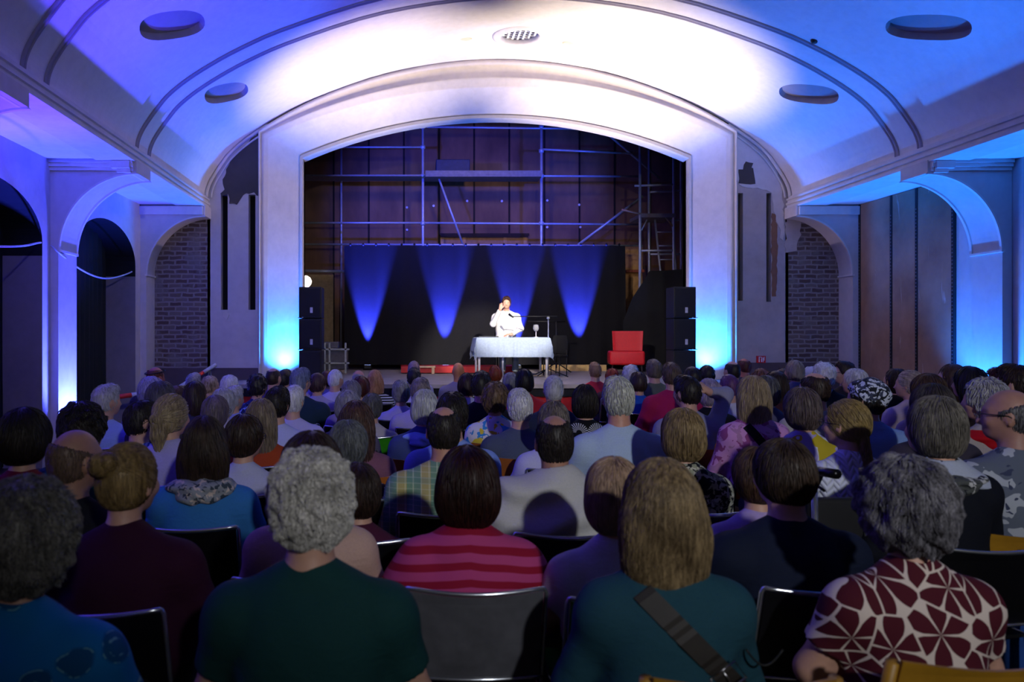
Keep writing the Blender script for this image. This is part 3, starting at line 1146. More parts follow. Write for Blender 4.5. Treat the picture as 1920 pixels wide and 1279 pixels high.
# red low podium with light wooden legs, pale plank behind
yy = 16.4
pod = thing('podium', 'low red fronted podium standing behind the table legs', 'podium', (XP(860, yy), yy, STG))
fx = pod.location.x
pz = ZP(686, yy) - STG
MB().box(XP(752, yy) - fx, XP(965, yy) - fx, -0.3, 0.5, 0.02, pz).build('red_front', plain('red_paint', '#b5161a', 0.5), pod)
MB().rbox(XP(803, yy) - fx - 0.2, XP(803, yy) - fx + 0.14, -0.36, -0.28, pz - 0.03, pz + 0.01, 0.01).build('podium_edge', plain('pine_light', '#d8b48c', 0.6), pod)
MB().rbox(XP(811, yy) - fx - 0.03, XP(811, yy) - fx + 0.03, -0.36, -0.28, 0.0, pz - 0.02, 0.008).build('podium_leg', plain('pine_light', '#d8b48c', 0.6), pod)
yy = 17.5
b = MB().box(XP(1012, yy), XP(1136, yy), yy - 0.05, yy + 0.02, STG, ZP(684, yy))
tag(b.build('floor_plank', plain('yellow_pine', '#dcb878', 0.6)), 'long pale yellow plank on edge below the black curtain', 'plank')

# ---- floor uplights in front of the curtain
def uplight(x, y, z, lab, col, tgt, power, ang, group, size=0.16, blend=0.6, off=0.0):
    t = thing('floor_spotlight', lab, 'spotlight', (x, y, z), 0, group)
    dk = plain('black_metal', '#0c0c0e', 0.5)
    MB().rbox(-size / 2, size / 2, -0.05, 0.05, 0.035, 0.12, 0.012).build('lamp_housing', dk, t)
    b = MB()
    b.tube([(-size / 2 - 0.015, 0, 0.085), (-size / 2 - 0.015, 0, 0.012), (size / 2 + 0.015, 0, 0.012), (size / 2 + 0.015, 0, 0.085)], 0.006, 6)
    b.build('bracket', dk, t)
    b = MB()
    for k in (-1, 0, 1):
        b.lathe([(0.0, 0.122), (0.02, 0.122), (0.02, 0.118)], (k * size * 0.3, 0, 0), 10)
    b.build('lens', emit('led_lens', '#9fb8ff', 3.0), t)
    s_ = spot('spot', (x, y, z + 0.14), tgt, power, col, ang, blend, 0.02)
    return t


uplight_specs = [(690, 17.25, 'the leftmost one'), (835, 17.25, 'second from left'), (968, 17.25, 'right behind the table'), (1084, 17.25, 'the rightmost one')]
for px, y, w in uplight_specs:
    x = XP(px, 18.0)
    y = 17.80
    uplight(x, y, STG, 'floor spotlight throwing a blue cone on the curtain, %s' % w, BLUE, (x, 17.99, STG + 2.8), UPL_P, 31, 'blue uplights along the backdrop curtain', blend=0.55)

# ---- loudspeaker stacks
blk = plain('speaker_black', '#08080a', 0.55)
grl = plain('speaker_grille', '#0d0d10', 0.75)
for sd, (p0, p1) in (('left', (560, 603)), ('right', (1264, 1306))):
    yy = 13.15
    x0, x1 = XP(p0, yy), XP(p1, yy)
    for i in range(3):
        z0 = STG + i * 0.523
        lab = '%s black loudspeaker cabinet of the %s stack beside the stage opening' % (('bottom', 'middle', 'top')[i], sd)
        t = thing('loudspeaker', lab, 'loudspeaker', ((x0 + x1) / 2, yy + 0.2, z0), 0, 'stacked loudspeakers')
        w = (x1 - x0) / 2
        MB().rbox(-w, w, -0.18, 0.22, 0.004, 0.519, 0.012).build('cabinet', blk, t)
        MB().rbox(-w + 0.02, w - 0.02, -0.196, -0.178, 0.03, 0.49, 0.006).build('grille', grl, t)
        if i > 0:
            bx = 0.02 if sd == 'left' else 0.02
            q = MB().box(bx - 0.022, bx + 0.022, -0.201, -0.196, 0.09, 0.18)
            q.build('badge', plain('badge_white', '#c8c8cc', 0.4), t)['label'] = 'small white upright badge'
            hx = -w + 0.03 if sd == 'left' else w - 0.03
            for dx in (-0.03, 0.035):
                b = MB()
                b.rbox(hx + dx - 0.012, hx + dx + 0.012, -0.2, -0.185, 0.004, 0.020, 0.003)
                b.build('corner_fitting', plain('bright_steel', '#d8dcea', 0.25, 0.9), t)

# ---- table with cloth
YT0, YT1 = 14.55, 15.35
tx0, tx1 = XP(895, YT0), XP(1030, YT0)
tcx = (tx0 + tx1) / 2
tb = thing('table', 'white legged table standing centre stage under a grey cloth', 'table', (tcx, (YT0 + YT1) / 2, STG))
tw_, td = (tx1 - tx0) / 2 - 0.01, (YT1 - YT0) / 2
white = plain('white_table_leg', '#f2ece4', 0.4)
MB().rbox(-tw_, tw_, -td, td, 0.70, 0.725, 0.008).build('tabletop', white, tb)
for sx_, lx in ((-1, 0.055), (1, 0.055)):
    for yy_, ins in ((-td + 0.05, 0.03), (td - 0.05, 0.03)):
        xx = sx_ * (tw_ - ins)
        MB().tube([(xx, yy_, 0.0), (xx, yy_, 0.70)], 0.022, 10).build('leg', white, tb, smooth=True)
MB().tube([(-tw_ * 0.28, -td + 0.1, 0.0), (-tw_ * 0.28, -td + 0.1, 0.70)], 0.02, 10).build('leg', plain('blue_grey_metal', '#b8b8c8', 0.35, 0.6), tb, smooth=True)  # extra leg in pale blue grey metal

b = MB()
nx, ny = 90, 40
H = 0.735
def cloth_pt(u, v):
    # u across, v front to back in metres of cloth measured from the centre
    hx, hy = tw_ + 0.012, td + 0.012
    ox, oy = max(0.0, abs(u) - hx), max(0.0, abs(v) - hy)
    x = math.copysign(min(abs(u), hx), u)
    y = math.copysign(min(abs(v), hy), v)
    z = H
    if ox or oy:
        drop = ox + oy if (ox == 0 or oy == 0) else max(ox, oy) + 0.25 * min(ox, oy)
        z = H - drop * (1 - 0.0)
        fold = 0.022 * (math.sin(u * 21 + 1) + 0.6 * math.sin(u * 47)) * min(1, oy / 0.15) if oy else 0
        fx_ = 0.02 * math.sin(v * 26) * min(1, ox / 0.15) if ox else 0
        y += math.copysign(0.012 + abs(fold) * 0.9 + 0.05 * oy, v) if oy else 0
        x += math.copysign(0.012 + abs(fx_) + 0.10 * ox, u) if ox else 0
        if ox and oy:
            x += math.copysign(0.06 * min(ox, oy), u)
            y += math.copysign(0.03 * min(ox, oy), v)
    else:
        z += 0.002 * math.sin(u * 13) * math.sin(v * 9)
    return (x, y, z)
U = tw_ + 0.27
Vv = td + 0.37
rows = [[cloth_pt(-U + 2 * U * i / nx, -Vv + 2 * Vv * j / ny) for i in range(nx + 1)] for j in range(ny + 1)]
b.loft(rows)
b.loft([[(x * 0.996, y * 0.996, z - 0.004) for x, y, z in r] for r in rows])
o = b.build('tablecloth', plain('blue_grey_cloth', '#93a0b0', 0.8, 0, 0.06, 30), smooth=True, loc=(tcx, (YT0 + YT1) / 2, STG))
tag(o, 'grey blue cloth draped over the table on stage', 'tablecloth')

# wine glass
p = at(1005, 632, 14.9)
wg = thing('wine_glass', 'stemmed wine glass on the grey tablecloth', 'glass', (p[0], 14.9, STG + H))
def _glass(name):
    t = NT(name)
    return t.out((0.86, 0.86, 0.93), 0.05, 0, 0.5, **{'Transmission Weight': 0.75, 'IOR': 1.2})
gm = M('drinking_glass', _glass)
MB().lathe([(0.0, 0.0), (0.045, 0.001), (0.044, 0.005), (0.008, 0.010), (0.0055, 0.03), (0.0055, 0.105), (0.0, 0.108)], n=20).build('stem', plain('glass_stem', '#e6e2f0', 0.15), wg, smooth=True)
MB().lathe([(0.006, 0.105), (0.035, 0.12), (0.052, 0.15), (0.054, 0.18), (0.044, 0.235), (0.042, 0.235), (0.051, 0.18), (0.049, 0.15), (0.033, 0.124), (0.0, 0.110)], n=24).build('bowl', gm, wg, smooth=True)
# manuscript on the table
b = MB()
b.rbox(-0.2, 0.16, -0.13, 0.13, 0.0, 0.02, 0.003)
o = b.build('book', plain('dark_book', '#1d2228', 0.6), loc=(XP(918, 14.9), 14.95, STG + H + 0.002))
tag(o, 'dark flat book lying on the grey tablecloth before the speaker', 'book')

# microphone stand with boom, and a second black stand behind it
yy = 14.7
mx = XP(1028, yy)
ms = thing('microphone_stand', 'chrome microphone stand with a boom reaching over the table', 'microphone stand', (mx, yy, STG))
b = MB()
b.tube([(0, 0, 0.06), (0, 0, ZP(596, yy) - STG)], 0.011, 8)
b.build('stand_pole', plain('chrome', '#c8ccd2', 0.2, 0.9), ms, smooth=True)
for a in (-0.15, 2.0, math.pi + 0.1):
    b = MB()
    b.tube([(0, 0, 0.16), (0.36 * math.cos(a), 0.30 * math.sin(a), 0.012)], 0.010, 8)
    b.build('tripod_leg', plain('black_metal', '#0c0c0e', 0.5), ms, smooth=True)
b = MB()
b.lathe([(0.0, -0.03), (0.03, -0.02), (0.03, 0.02), (0.0, 0.03)], (0, 0, ZP(596, yy) - STG), 12, axis='y')
b.build('clutch', plain('chrome', '#c8ccd2', 0.2, 0.9), ms, smooth=True)
za = ZP(593, yy) - STG
b = MB()
b.tube([(XP(1045, yy) - mx, 0, za), (XP(962, yy) - mx, 0.05, za - 0.005)], 0.008, 8)
b.build('boom', plain('black_metal', '#0c0c0e', 0.5), ms, smooth=True)
b = MB()
b.tube([(XP(963, yy) - mx, 0.05, za - 0.02), (XP(956, yy) - mx, 0.12, za + 0.04)], 0.014, 10, r2=0.022)
b.build('microphone', plain('mic_black', '#101012', 0.5), ms, smooth=True)
yy = 16.5
s2 = thing('speaker_stand', 'black upright stand with a cross bar behind the chrome microphone stand', 'stand', (XP(1043, yy), yy, STG))
b = MB()
b.tube([(0, 0, 0.1), (0, 0, ZP(603, yy) - STG)], 0.020, 8)
b.build('stand_pole', plain('black_metal', '#0c0c0e', 0.5), s2, smooth=True)
b = MB()
b.tube([(XP(990, yy) - XP(1043, yy), 0, ZP(603, yy) - STG), (XP(1060, yy) - XP(1043, yy), 0, ZP(603, yy) - STG)], 0.014, 8)
b.build('cross_bar', plain('black_metal', '#0c0c0e', 0.5), s2, smooth=True)
for a in (0.3, 2.4, 4.5):
    b = MB()
    b.tube([(0, 0, 0.22), (0.34 * math.cos(a), 0.34 * math.sin(a), 0.012)], 0.012, 8)
    b.build('tripod_leg', plain('black_metal', '#0c0c0e', 0.5), s2, smooth=True)
b = MB()
P_ = [(XP(1030, 14.9), 14.9, STG + 0.012), (XP(1000, 15.2), 15.2, STG + 0.012), (XP(975, 15.9), 15.9, STG + 0.012), (XP(960, 16.0), 15.95, STG + 0.012)]
b.tube(P_, 0.008, 6)
tag(b.build('microphone_cable', plain('pale_cable', '#bfa98c', 0.6), smooth=True), 'cable running over the stage floor under the table', 'cable')

# black chair beside the table
def padded_chair(lab, x, y, z, rz, mat, legm, sc=1.0):
    c = thing('chair', lab, 'chair', (x, y, z), rz, None, (sc,) * 3)
    MB().rbox(-0.23, 0.23, -0.21, 0.23, 0.43, 0.49, 0.02).build('seat', mat, c, smooth=True)
    b = MB()
    rows = []
    for k in range(9):
        t = k / 8
        w = 0.22 * (1 - 0.25 * t ** 4)
        zz = 0.52 + 0.42 * t
        yb = -0.21 - 0.06 * t
        rows.append([(w * math.sin(a) , yb + 0.03 * math.cos(a) - 0.0, zz) for a in np.linspace(0, 2 * math.pi, 17)[:-1]])
    b.loft(rows, close=True)
    b.add(rows[0], [tuple(range(16))])
    b.add(rows[-1], [tuple(range(16))])
    b.build('backrest', mat, c, smooth=True)
    for sx_ in (-1, 1):
        for yy_ in (-0.19, 0.2):
            MB().tube([(sx_ * 0.2, yy_, 0), (sx_ * 0.2, yy_, 0.44 if yy_ > 0 else 0.6)], 0.012, 8).build('leg', legm, c, smooth=True)
    return c


padded_chair('black padded chair standing right of the cloth covered table', XP(1041, 15.35), 15.35, STG, math.pi * 0.8, plain('navy_black_fabric', '#07070c', 0.9), plain('black_metal', '#0c0c0e', 0.5), 0.82)
padded_chair('black chair the speaker in the white shirt sits on', XP(949, 15.85), 15.80, STG, math.pi, plain('black_fabric', '#0d0d12', 0.8), plain('black_metal', '#0c0c0e', 0.5))

# red armchair
yy = 15.7
ac = thing('armchair', 'red armless easy chair standing at the right of the stage', 'armchair', (XP(1174, yy), yy, STG), math.radians(-10))
red = plain('red_upholstery', '#c4121c', 0.55, 0, 0.05, 30)
MB().rbox(-0.34, 0.32, -0.36, 0.30, 0.20, 0.47, 0.045, 4).build('seat', red, ac, smooth=True)
b = MB()
rows = []
for k in range(9):
    t = k / 8
    w0, w1 = -0.235 - 0.01 * t, 0.33 + 0.03 * t
    zz = 0.42 + 0.44 * t
    yb = 0.26 + 0.10 * t
    r = []
    for a in np.linspace(0, 2 * math.pi, 25)[:-1]:
        c_, s_ = math.cos(a), math.sin(a)
        r.append(((w0 + w1) / 2 + (w1 - w0) / 2 * math.copysign(abs(c_) ** 0.35, c_), yb + 0.06 * math.copysign(abs(s_) ** 0.5, s_) - 0.05 * (abs(c_) ** 4), zz))
    rows.append(r)
b.loft(rows, close=True)
b.add(rows[-1], [tuple(range(24))])
b.add(rows[0], [tuple(range(24))])
b.build('backrest', red, ac, smooth=True)
for sx_, sy_ in ((-0.28, -0.3), (0.26, -0.3), (-0.22, 0.28), (0.26, 0.28)):
    MB().tube([(sx_, sy_, 0.21), (sx_ * 1.05, sy_ * 1.05, 0.0)], 0.02, 8, r2=0.013).build('leg', plain('dark_wood', '#1a0f0a', 0.5), ac, smooth=True)

# ---- fire equipment sign on the right stage wall
yy = YS - 0.03
sg_ = thing('safety_sign', 'small red and white fire safety sign on the right stage wall', 'sign', (XP(1427, yy), yy, ZP(674, yy)))
MB().box(-0.075, 0.075, -0.012, 0.02, -0.06, 0.06).build('sign_plate', plain('sign_red', '#d01018', 0.4), sg_)
b = MB()
b.box(-0.045, -0.030, -0.016, -0.010, -0.045, 0.045)
b.box(-0.045, -0.012, -0.016, -0.010, 0.035, 0.047)
b.box(-0.006, 0.010, -0.016, -0.010, -0.045, 0.020)
b.box(-0.010, 0.014, -0.016, -0.010, 0.026, 0.042)
b.box(0.022, 0.034, -0.016, -0.010, -0.045, 0.030)
b.box(0.040, 0.052, -0.016, -0.010, -0.020, 0.045)
b.build('sign_symbol', plain('sign_white', '#efeaea', 0.4), sg_)

# ---- barrier poles in the left aisle
def stripes(p0, p1, r, n, lab, name='barrier_pole'):
    p0, p1 = np.array(p0), np.array(p1)
    b = MB()
    for k in range(n):
        a, c = p0 + (p1 - p0) * k / n, p0 + (p1 - p0) * (k + 1) / n
        b.tube([tuple(a), tuple(c)], r, 10, k % 2)
    o = b.build(name, [plain('barrier_red', '#c22a22', 0.5), plain('barrier_white', '#d8d4d0', 0.5)], smooth=True)
    return tag(o, lab, 'barrier', 'red and white barrier poles in the left aisle')


stripes(at(310, 742, 12.9), at(405, 684, 13.3), 0.032, 4, 'slanting red and white barrier pole before the left brick wall')
stripes(at(215, 745, 11.6), at(276, 737, 11.9), 0.036, 2, 'lying red and white barrier pole before the tall dark niche')
for (px, y0, zt, lab) in ((392, 13.25, ZP(690, 13.25), 'slim trestle post holding the slanting barrier pole'), (246, 11.7, ZP(742, 11.7), 'slim trestle post under the lying barrier pole'), (322, 12.95, ZP(734, 12.95), 'slim trestle post at the low end of the slanting barrier pole')):
    x = XP(px, y0)
    b = MB()
    b.tube([(x, y0 + 0.05, zt), (x - 0.16, y0, 0.01)], 0.014, 8)
    b.tube([(x, y0 + 0.05, zt), (x + 0.16, y0, 0.01)], 0.014, 8)
    tag(b.build('trestle_post', plain('grey_metal', '#9a9a98', 0.4, 0.6), smooth=True), lab, 'trestle')

# ------------------------------------------------------------------ figures: one continuous surface from a distance field
class Field:
    def __init__(s, lo, hi, h):
        s.lo = np.array(lo, float)
        s.h = h
        s.n = np.ceil((np.array(hi) - s.lo) / h).astype(int) + 2
        s.F = np.full(s.n, 0.6, np.float32)
        s.ax = [s.lo[i] + h * np.arange(s.n[i]) for i in range(3)]

    def _sub(s, lo, hi):
        i0 = np.maximum(np.floor((np.array(lo) - s.lo) / s.h).astype(int), 0)
        i1 = np.minimum(np.ceil((np.array(hi) - s.lo) / s.h).astype(int) + 1, s.n)
        if (i1 <= i0).any():
            return None
        sl = tuple(slice(a, b) for a, b in zip(i0, i1))
        X = s.ax[0][sl[0]][:, None, None]
        Y = s.ax[1][sl[1]][None, :, None]
        Z = s.ax[2][sl[2]][None, None, :]
        return sl, X, Y, Z

    def _comb(s, sl, D, k, op):
        A = s.F[sl]
        D = D.astype(np.float32)
        if op == '+':
            if k > 0:
                hh = np.maximum(k - np.abs(A - D), 0) / k
                s.F[sl] = np.minimum(A, D) - hh * hh * k * 0.25
            else:
                s.F[sl] = np.minimum(A, D)
        else:
            D = -D
            if k > 0:
                hh = np.maximum(k - np.abs(A - D), 0) / k
                s.F[sl] = np.maximum(A, D) + hh * hh * k * 0.25
            else:
                s.F[sl] = np.maximum(A, D)

    def cap(s, a, b, r1, r2=None, k=0.03, op='+', fl=1.0, e=0.0, cut=False):
        """tapered limb from a to b; fl flattens along y; cut gives the b end a flat hem"""
        r2 = r1 if r2 is None else r2
        r1 += e
        r2 += e
        a, b = np.array(a, float), np.array(b, float)
        m = max(r1, r2) + k + 3 * s.h + 0.02
        q = s._sub(np.minimum(a, b) - m, np.maximum(a, b) + m)
        if q is None:
            return
        sl, X, Y, Z = q
        d = b - a
        L2 = max((d * d).sum(), 1e-9)
        px, py, pz = X - a[0], Y - a[1], Z - a[2]
        tt = (px * d[0] + py * d[1] + pz * d[2]) / L2
        t = np.clip(tt, 0, 1)
        qx, qy, qz = px - t * d[0], (py - t * d[1]) / fl, pz - t * d[2]
        D = np.sqrt(qx * qx + qy * qy + qz * qz) - (r1 + (r2 - r1) * t)
        if cut:
            D = np.maximum(D, (tt - 1) * math.sqrt(L2))
        s._comb(sl, D, k, op)

    def ell(s, c, r, k=0.03, op='+', R=None, piv=None, e=0.0):
        r = np.array(r, float) + e
        c = np.array(c, float)
        rm = r.max() + k + 3 * s.h + 0.02
        cc = c if R is None else piv + R @ (c - piv)
        q = s._sub(cc - rm, cc + rm)
        if q is None:
            return
        sl, X, Y, Z = q
        px, py, pz = X - cc[0], Y - cc[1], Z - cc[2]
        if R is not None:
            px, py, pz = (R[0, 0] * px + R[1, 0] * py + R[2, 0] * pz, R[0, 1] * px + R[1, 1] * py + R[2, 1] * pz,
                          R[0, 2] * px + R[1, 2] * py + R[2, 2] * pz)
        k0 = np.sqrt((px / r[0]) ** 2 + (py / r[1]) ** 2 + (pz / r[2]) ** 2)
        k1 = np.sqrt((px / r[0] ** 2) ** 2 + (py / r[1] ** 2) ** 2 + (pz / r[2] ** 2) ** 2) + 1e-6
        D = k0 * (k0 - 1) / k1
        s._comb(sl, D, k, op)

    def plane(s, p, n, k=0.0):
        """keep only the side n points away from"""
        n = np.array(n, float)
        n /= np.linalg.norm(n)
        X, Y, Z = s.ax[0][:, None, None], s.ax[1][None, :, None], s.ax[2][None, None, :]
        D = (X - p[0]) * n[0] + (Y - p[1]) * n[1] + (Z - p[2]) * n[2]
        s._comb((slice(None),) * 3, D + 0 * s.F, k, '-')

    def ripple(s, fn):
        X, Y, Z = s.ax[0][:, None, None], s.ax[1][None, :, None], s.ax[2][None, None, :]
        m = np.abs(s.F) < 0.1
        s.F += np.where(m, fn(X, Y, Z) + 0 * s.F, 0).astype(np.float32)

    def sample(s, P):
        g = (P - s.lo) / s.h
        g = np.clip(g, 0, s.n - 1.001)
        i = g.astype(int)
        f = g - i
        r = 0
        for dx in (0, 1):
            for dy in (0, 1):
                for dz in (0, 1):
                    w = (f[:, 0] if dx else 1 - f[:, 0]) * (f[:, 1] if dy else 1 - f[:, 1]) * (f[:, 2] if dz else 1 - f[:, 2])
                    r = r + w * s.F[i[:, 0] + dx, i[:, 1] + dy, i[:, 2] + dz]
        return r

    def grad(s, P):
        e = s.h
        G = np.stack([s.sample(P + np.eye(3)[i] * e) - s.sample(P - np.eye(3)[i] * e) for i in range(3)], 1)
        return G / (np.linalg.norm(G, axis=1, keepdims=True) + 1e-9)

    def mesh(s):
        F = s.F
        S = F < 0
        cnt = np.zeros(tuple(s.n - 1), np.int8)
        for dx in (0, 1):
            for dy in (0, 1):
                for dz in (0, 1):
                    cnt += S[dx:s.n[0] - 1 + dx, dy:s.n[1] - 1 + dy, dz:s.n[2] - 1 + dz]
        C = np.argwhere((cnt > 0) & (cnt < 8))
        idx = np.full(tuple(s.n - 1), -1, np.int64)
        idx[C[:, 0], C[:, 1], C[:, 2]] = np.arange(len(C))
        cor = [(a, b, c) for a in (0, 1) for b in (0, 1) for c in (0, 1)]
        val = {o: F[C[:, 0] + o[0], C[:, 1] + o[1], C[:, 2] + o[2]] for o in cor}
        acc = np.zeros((len(C), 3))
        num = np.zeros(len(C))
        for o in cor:
            for axi in range(3):
                if o[axi] == 0:
                    o2 = list(o)
                    o2[axi] = 1
                    o2 = tuple(o2)
                    a, b = val[o], val[o2]
                    x = (a < 0) != (b < 0)
                    t = np.where(x, a / np.where(x, a - b, 1), 0)
                    p = np.tile(np.array(o, float), (len(C), 1))
                    p[:, axi] = t
                    acc += p * x[:, None]
                    num += x
        V = s.lo + s.h * (C + acc / np.maximum(num, 1)[:, None])
        Q = []
        for axi in range(3):
            a1, a2 = (axi + 1) % 3, (axi + 2) % 3
            sl0 = [slice(None)] * 3
            sl1 = [slice(None)] * 3
            sl0[axi] = slice(0, s.n[axi] - 1)
            sl1[axi] = slice(1, s.n[axi])
            A, B = S[tuple(sl0)], S[tuple(sl1)]
            E = np.argwhere(A != B)
            ok = (E[:, a1] > 0) & (E[:, a2] > 0) & (E[:, a1] < s.n[a1] - 1) & (E[:, a2] < s.n[a2] - 1)
            E = E[ok]
            fl = A[E[:, 0], E[:, 1], E[:, 2]]

            def cell(d1, d2):
                c = E.copy()
                c[:, a1] -= d1
                c[:, a2] -= d2
                return idx[c[:, 0], c[:, 1], c[:, 2]]
            q = np.stack([cell(1, 1), cell(0, 1), cell(0, 0), cell(1, 0)], 1)
            q[~fl] = q[~fl][:, ::-1]
            Q.append(q)
        Q = np.concatenate(Q) if Q else np.zeros((0, 4), int)
        Q = Q[(Q >= 0).all(1)]
        return V, Q


def np_mesh(name, V, Q, mats, parent=None, mi=None, smooth=True):
    me = bpy.data.meshes.new(name)
    me.vertices.add(len(V))
    me.vertices.foreach_set('co', np.ascontiguousarray(V, np.float32).ravel())
    me.loops.add(Q.size)
    me.loops.foreach_set('vertex_index', np.ascontiguousarray(Q, np.int32).ravel())
    me.polygons.add(len(Q))
    me.polygons.foreach_set('loop_start', np.arange(0, Q.size, 4, dtype=np.int32))
    me.polygons.foreach_set('loop_total', np.full(len(Q), 4, np.int32))
    me.update(calc_edges=True)
    if smooth:
        me.shade_smooth()
    if not isinstance(mats, (list, tuple)):
        mats = [mats]
    for m in mats:
        me.materials.append(m)
    if mi is not None:
        me.polygons.foreach_set('material_index', np.ascontiguousarray(mi, np.int32))
    o = bpy.data.objects.new(name, me)
    COL.objects.link(o)
    if parent is not None:
        o.parent = parent
    return o


def rotmat(yaw=0.0, pitch=0.0, roll=0.0):
    """yaw turns the face to the figure's left (+), pitch looks up (+), roll leans the head to its right (+)"""
    return np.array(Matrix.Rotation(math.radians(yaw), 3, 'Z') @ Matrix.Rotation(math.radians(pitch), 3, 'X') @ Matrix.Rotation(math.radians(roll), 3, 'Y'))


def strands(F, n, rng, length, r, flow, curl=0.0, lift=0.004, K=9, seedmask=None, freq=40.0):
    """locks that follow the surface of the hair volume"""
    V, Q = F.mesh()
    if len(V) == 0:
        return None
    if seedmask is not None:
        V = V[seedmask(V)]
        if len(V) == 0:
            return None
    P = V[rng.integers(0, len(V), n)] + rng.normal(0, F.h * 0.4, (n, 3))
    ph = rng.uniform(0, 6.28, (n, 3))
    ln = length * rng.uniform(0.5, 1.15, n)
    pts = []
    for i in range(K):
        N = F.grad(P)
        d = F.sample(P)
        P = P - N * (d - lift * (0.4 + 1.2 * i / K))[:, None] * 0.8
        pts.append(P.copy())
        D = flow(P)
        D = D - (D * N).sum(1)[:, None] * N * 0.9
        if curl:
            t = i / K * freq * 0.3
            c = np.sin(ph + np.stack([t + 13 * P[:, 1], 1.3 * t + 17 * P[:, 2], 1.1 * t + 11 * P[:, 0]], 1) * 3)
            D = D / (np.linalg.norm(D, axis=1, keepdims=True) + 1e-6) + c * curl
        D = D / (np.linalg.norm(D, axis=1, keepdims=True) + 1e-6)
        P = P + D * (ln / K)[:, None]
    pts = np.stack(pts, 1)                          # n K 3
    T = np.gradient(pts, axis=1)
    T /= np.linalg.norm(T, axis=2, keepdims=True) + 1e-9
    A = np.cross(T, rng.normal(0, 1, (n, 1, 3)))
    A /= np.linalg.norm(A, axis=2, keepdims=True) + 1e-9
    B = np.cross(T, A)
    rad = (r * rng.uniform(0.6, 1.3, n))[:, None] * np.clip(1.15 - np.linspace(0, 1, K) ** 2, 0.12, 1)[None, :]
    ring = [pts + (A * math.cos(a) + B * math.sin(a)) * rad[:, :, None] for a in (0, 2.094, 4.189)]
    VV = np.stack(ring, 2).reshape(-1, 3)           # n K 3side
    base = (np.arange(n)[:, None, None] * K + np.arange(K - 1)[None, :, None]) * 3
    k = np.arange(3)[None, None, :]
    k2 = (k + 1) % 3
    q = np.stack([base + k, base + k2, base + 3 + k2, base + 3 + k], -1).reshape(-1, 4)
    return VV, q


def join(parts):
    V, Q, n = [], [], 0
    for p in parts:
        if p is None:
            continue
        V.append(p[0])
        Q.append(p[1] + n)
        n += len(p[0])
    return np.concatenate(V), np.concatenate(Q)


def _hairmat(name, col, col2, grain):
    t = NT(name)
    a, b = srgb(col), srgb(col2)
    n = t.noise(t.coord((90, 90, 9)), 1.0, 4, 0.6, 0.5)
    n2 = t.noise(t.coord(), 11, 3)
    f = t.math('ADD', t.math('MULTIPLY', n, 0.7), t.math('MULTIPLY', n2, 0.3))
    t.bump(n, 0.5, 0.004 * grain)
    return t.out(t.ramp(f, [(0.36, a), (0.62, b)]), 0.48, 0, 0.35)


def hairmat(c1, c2, grain=1.0):
    return M('hair', _hairmat, c1, c2, grain)


def _skin(name, col):
    t = NT(name)
    c = srgb(col)
    n = t.noise(t.coord(), 30, 4)
    t.bump(n, 0.1, 0.002)
    return t.out(t.ramp(n, [(0.3, tuple(x * 0.85 for x in c)), (0.7, c)]), 0.5, 0, 0.4)


def skin(col='#c99a83'):
    return M('skin', _skin, col)


def finger_pts(base, d, up, ln, curl):
    """three bones from base, bending towards -up"""
    pts = [np.array(base, float)]
    d = np.array(d, float)
    up = np.array(up, float)
    a = 0.0
    for i, f in enumerate((0.45, 0.32, 0.23)):
        a += curl * (0.6, 0.9, 0.7)[i]
        v = d * math.cos(a) - up * math.sin(a)
        pts.append(pts[-1] + v * ln * f)
    return pts


def hand(F, w, d, up, side, curl=0.5, s=1.0, k=0.006, e=0.0):
    """w wrist, d towards the fingers, up back of the hand, side towards the thumb"""
    w, d, up, side = (np.array(v, float) for v in (w, d, up, side))
    F.cap(w, w + d * 0.035 * s, 0.024 * s, 0.026 * s, 0.02, fl=1)
    for i, (o, ln) in enumerate(((0.030, 0.070), (0.010, 0.078), (-0.010, 0.073), (-0.029, 0.058))):
        kn = w + d * (0.092 - 0.004 * i) * s + side * o * s
        F.cap(w + d * 0.02 * s + side * o * 0.6 * s, kn, 0.0135 * s, 0.011 * s, 0.012)
        fp = finger_pts(kn, d, up, ln * s * 1.08, curl * (0.8 + 0.12 * i))
        for j in range(3):
            F.cap(fp[j], fp[j + 1], (0.0098 - 0.001 * j) * s, (0.0090 - 0.0012 * j) * s, k * 0.5)
    t0 = w + d * 0.028 * s + side * 0.026 * s
    t1 = t0 + (d * 0.55 + side * 0.75) * 0.036 * s - up * 0.012 * s
    t2 = t1 + (d * 0.9 + side * 0.25) * 0.030 * s - up * 0.008 * s
    t3 = t2 + (d * 0.95) * 0.022 * s - up * 0.006 * s
    F.cap(w + d * 0.01 * s + side * 0.01 * s, t0, 0.018 * s, 0.016 * s, 0.012)
    F.cap(t0, t1, 0.015 * s, 0.0125 * s, 0.008)
    F.cap(t1, t2, 0.0120 * s, 0.0108 * s, 0.004)
    F.cap(t2, t3, 0.0106 * s, 0.0092 * s, 0.004)


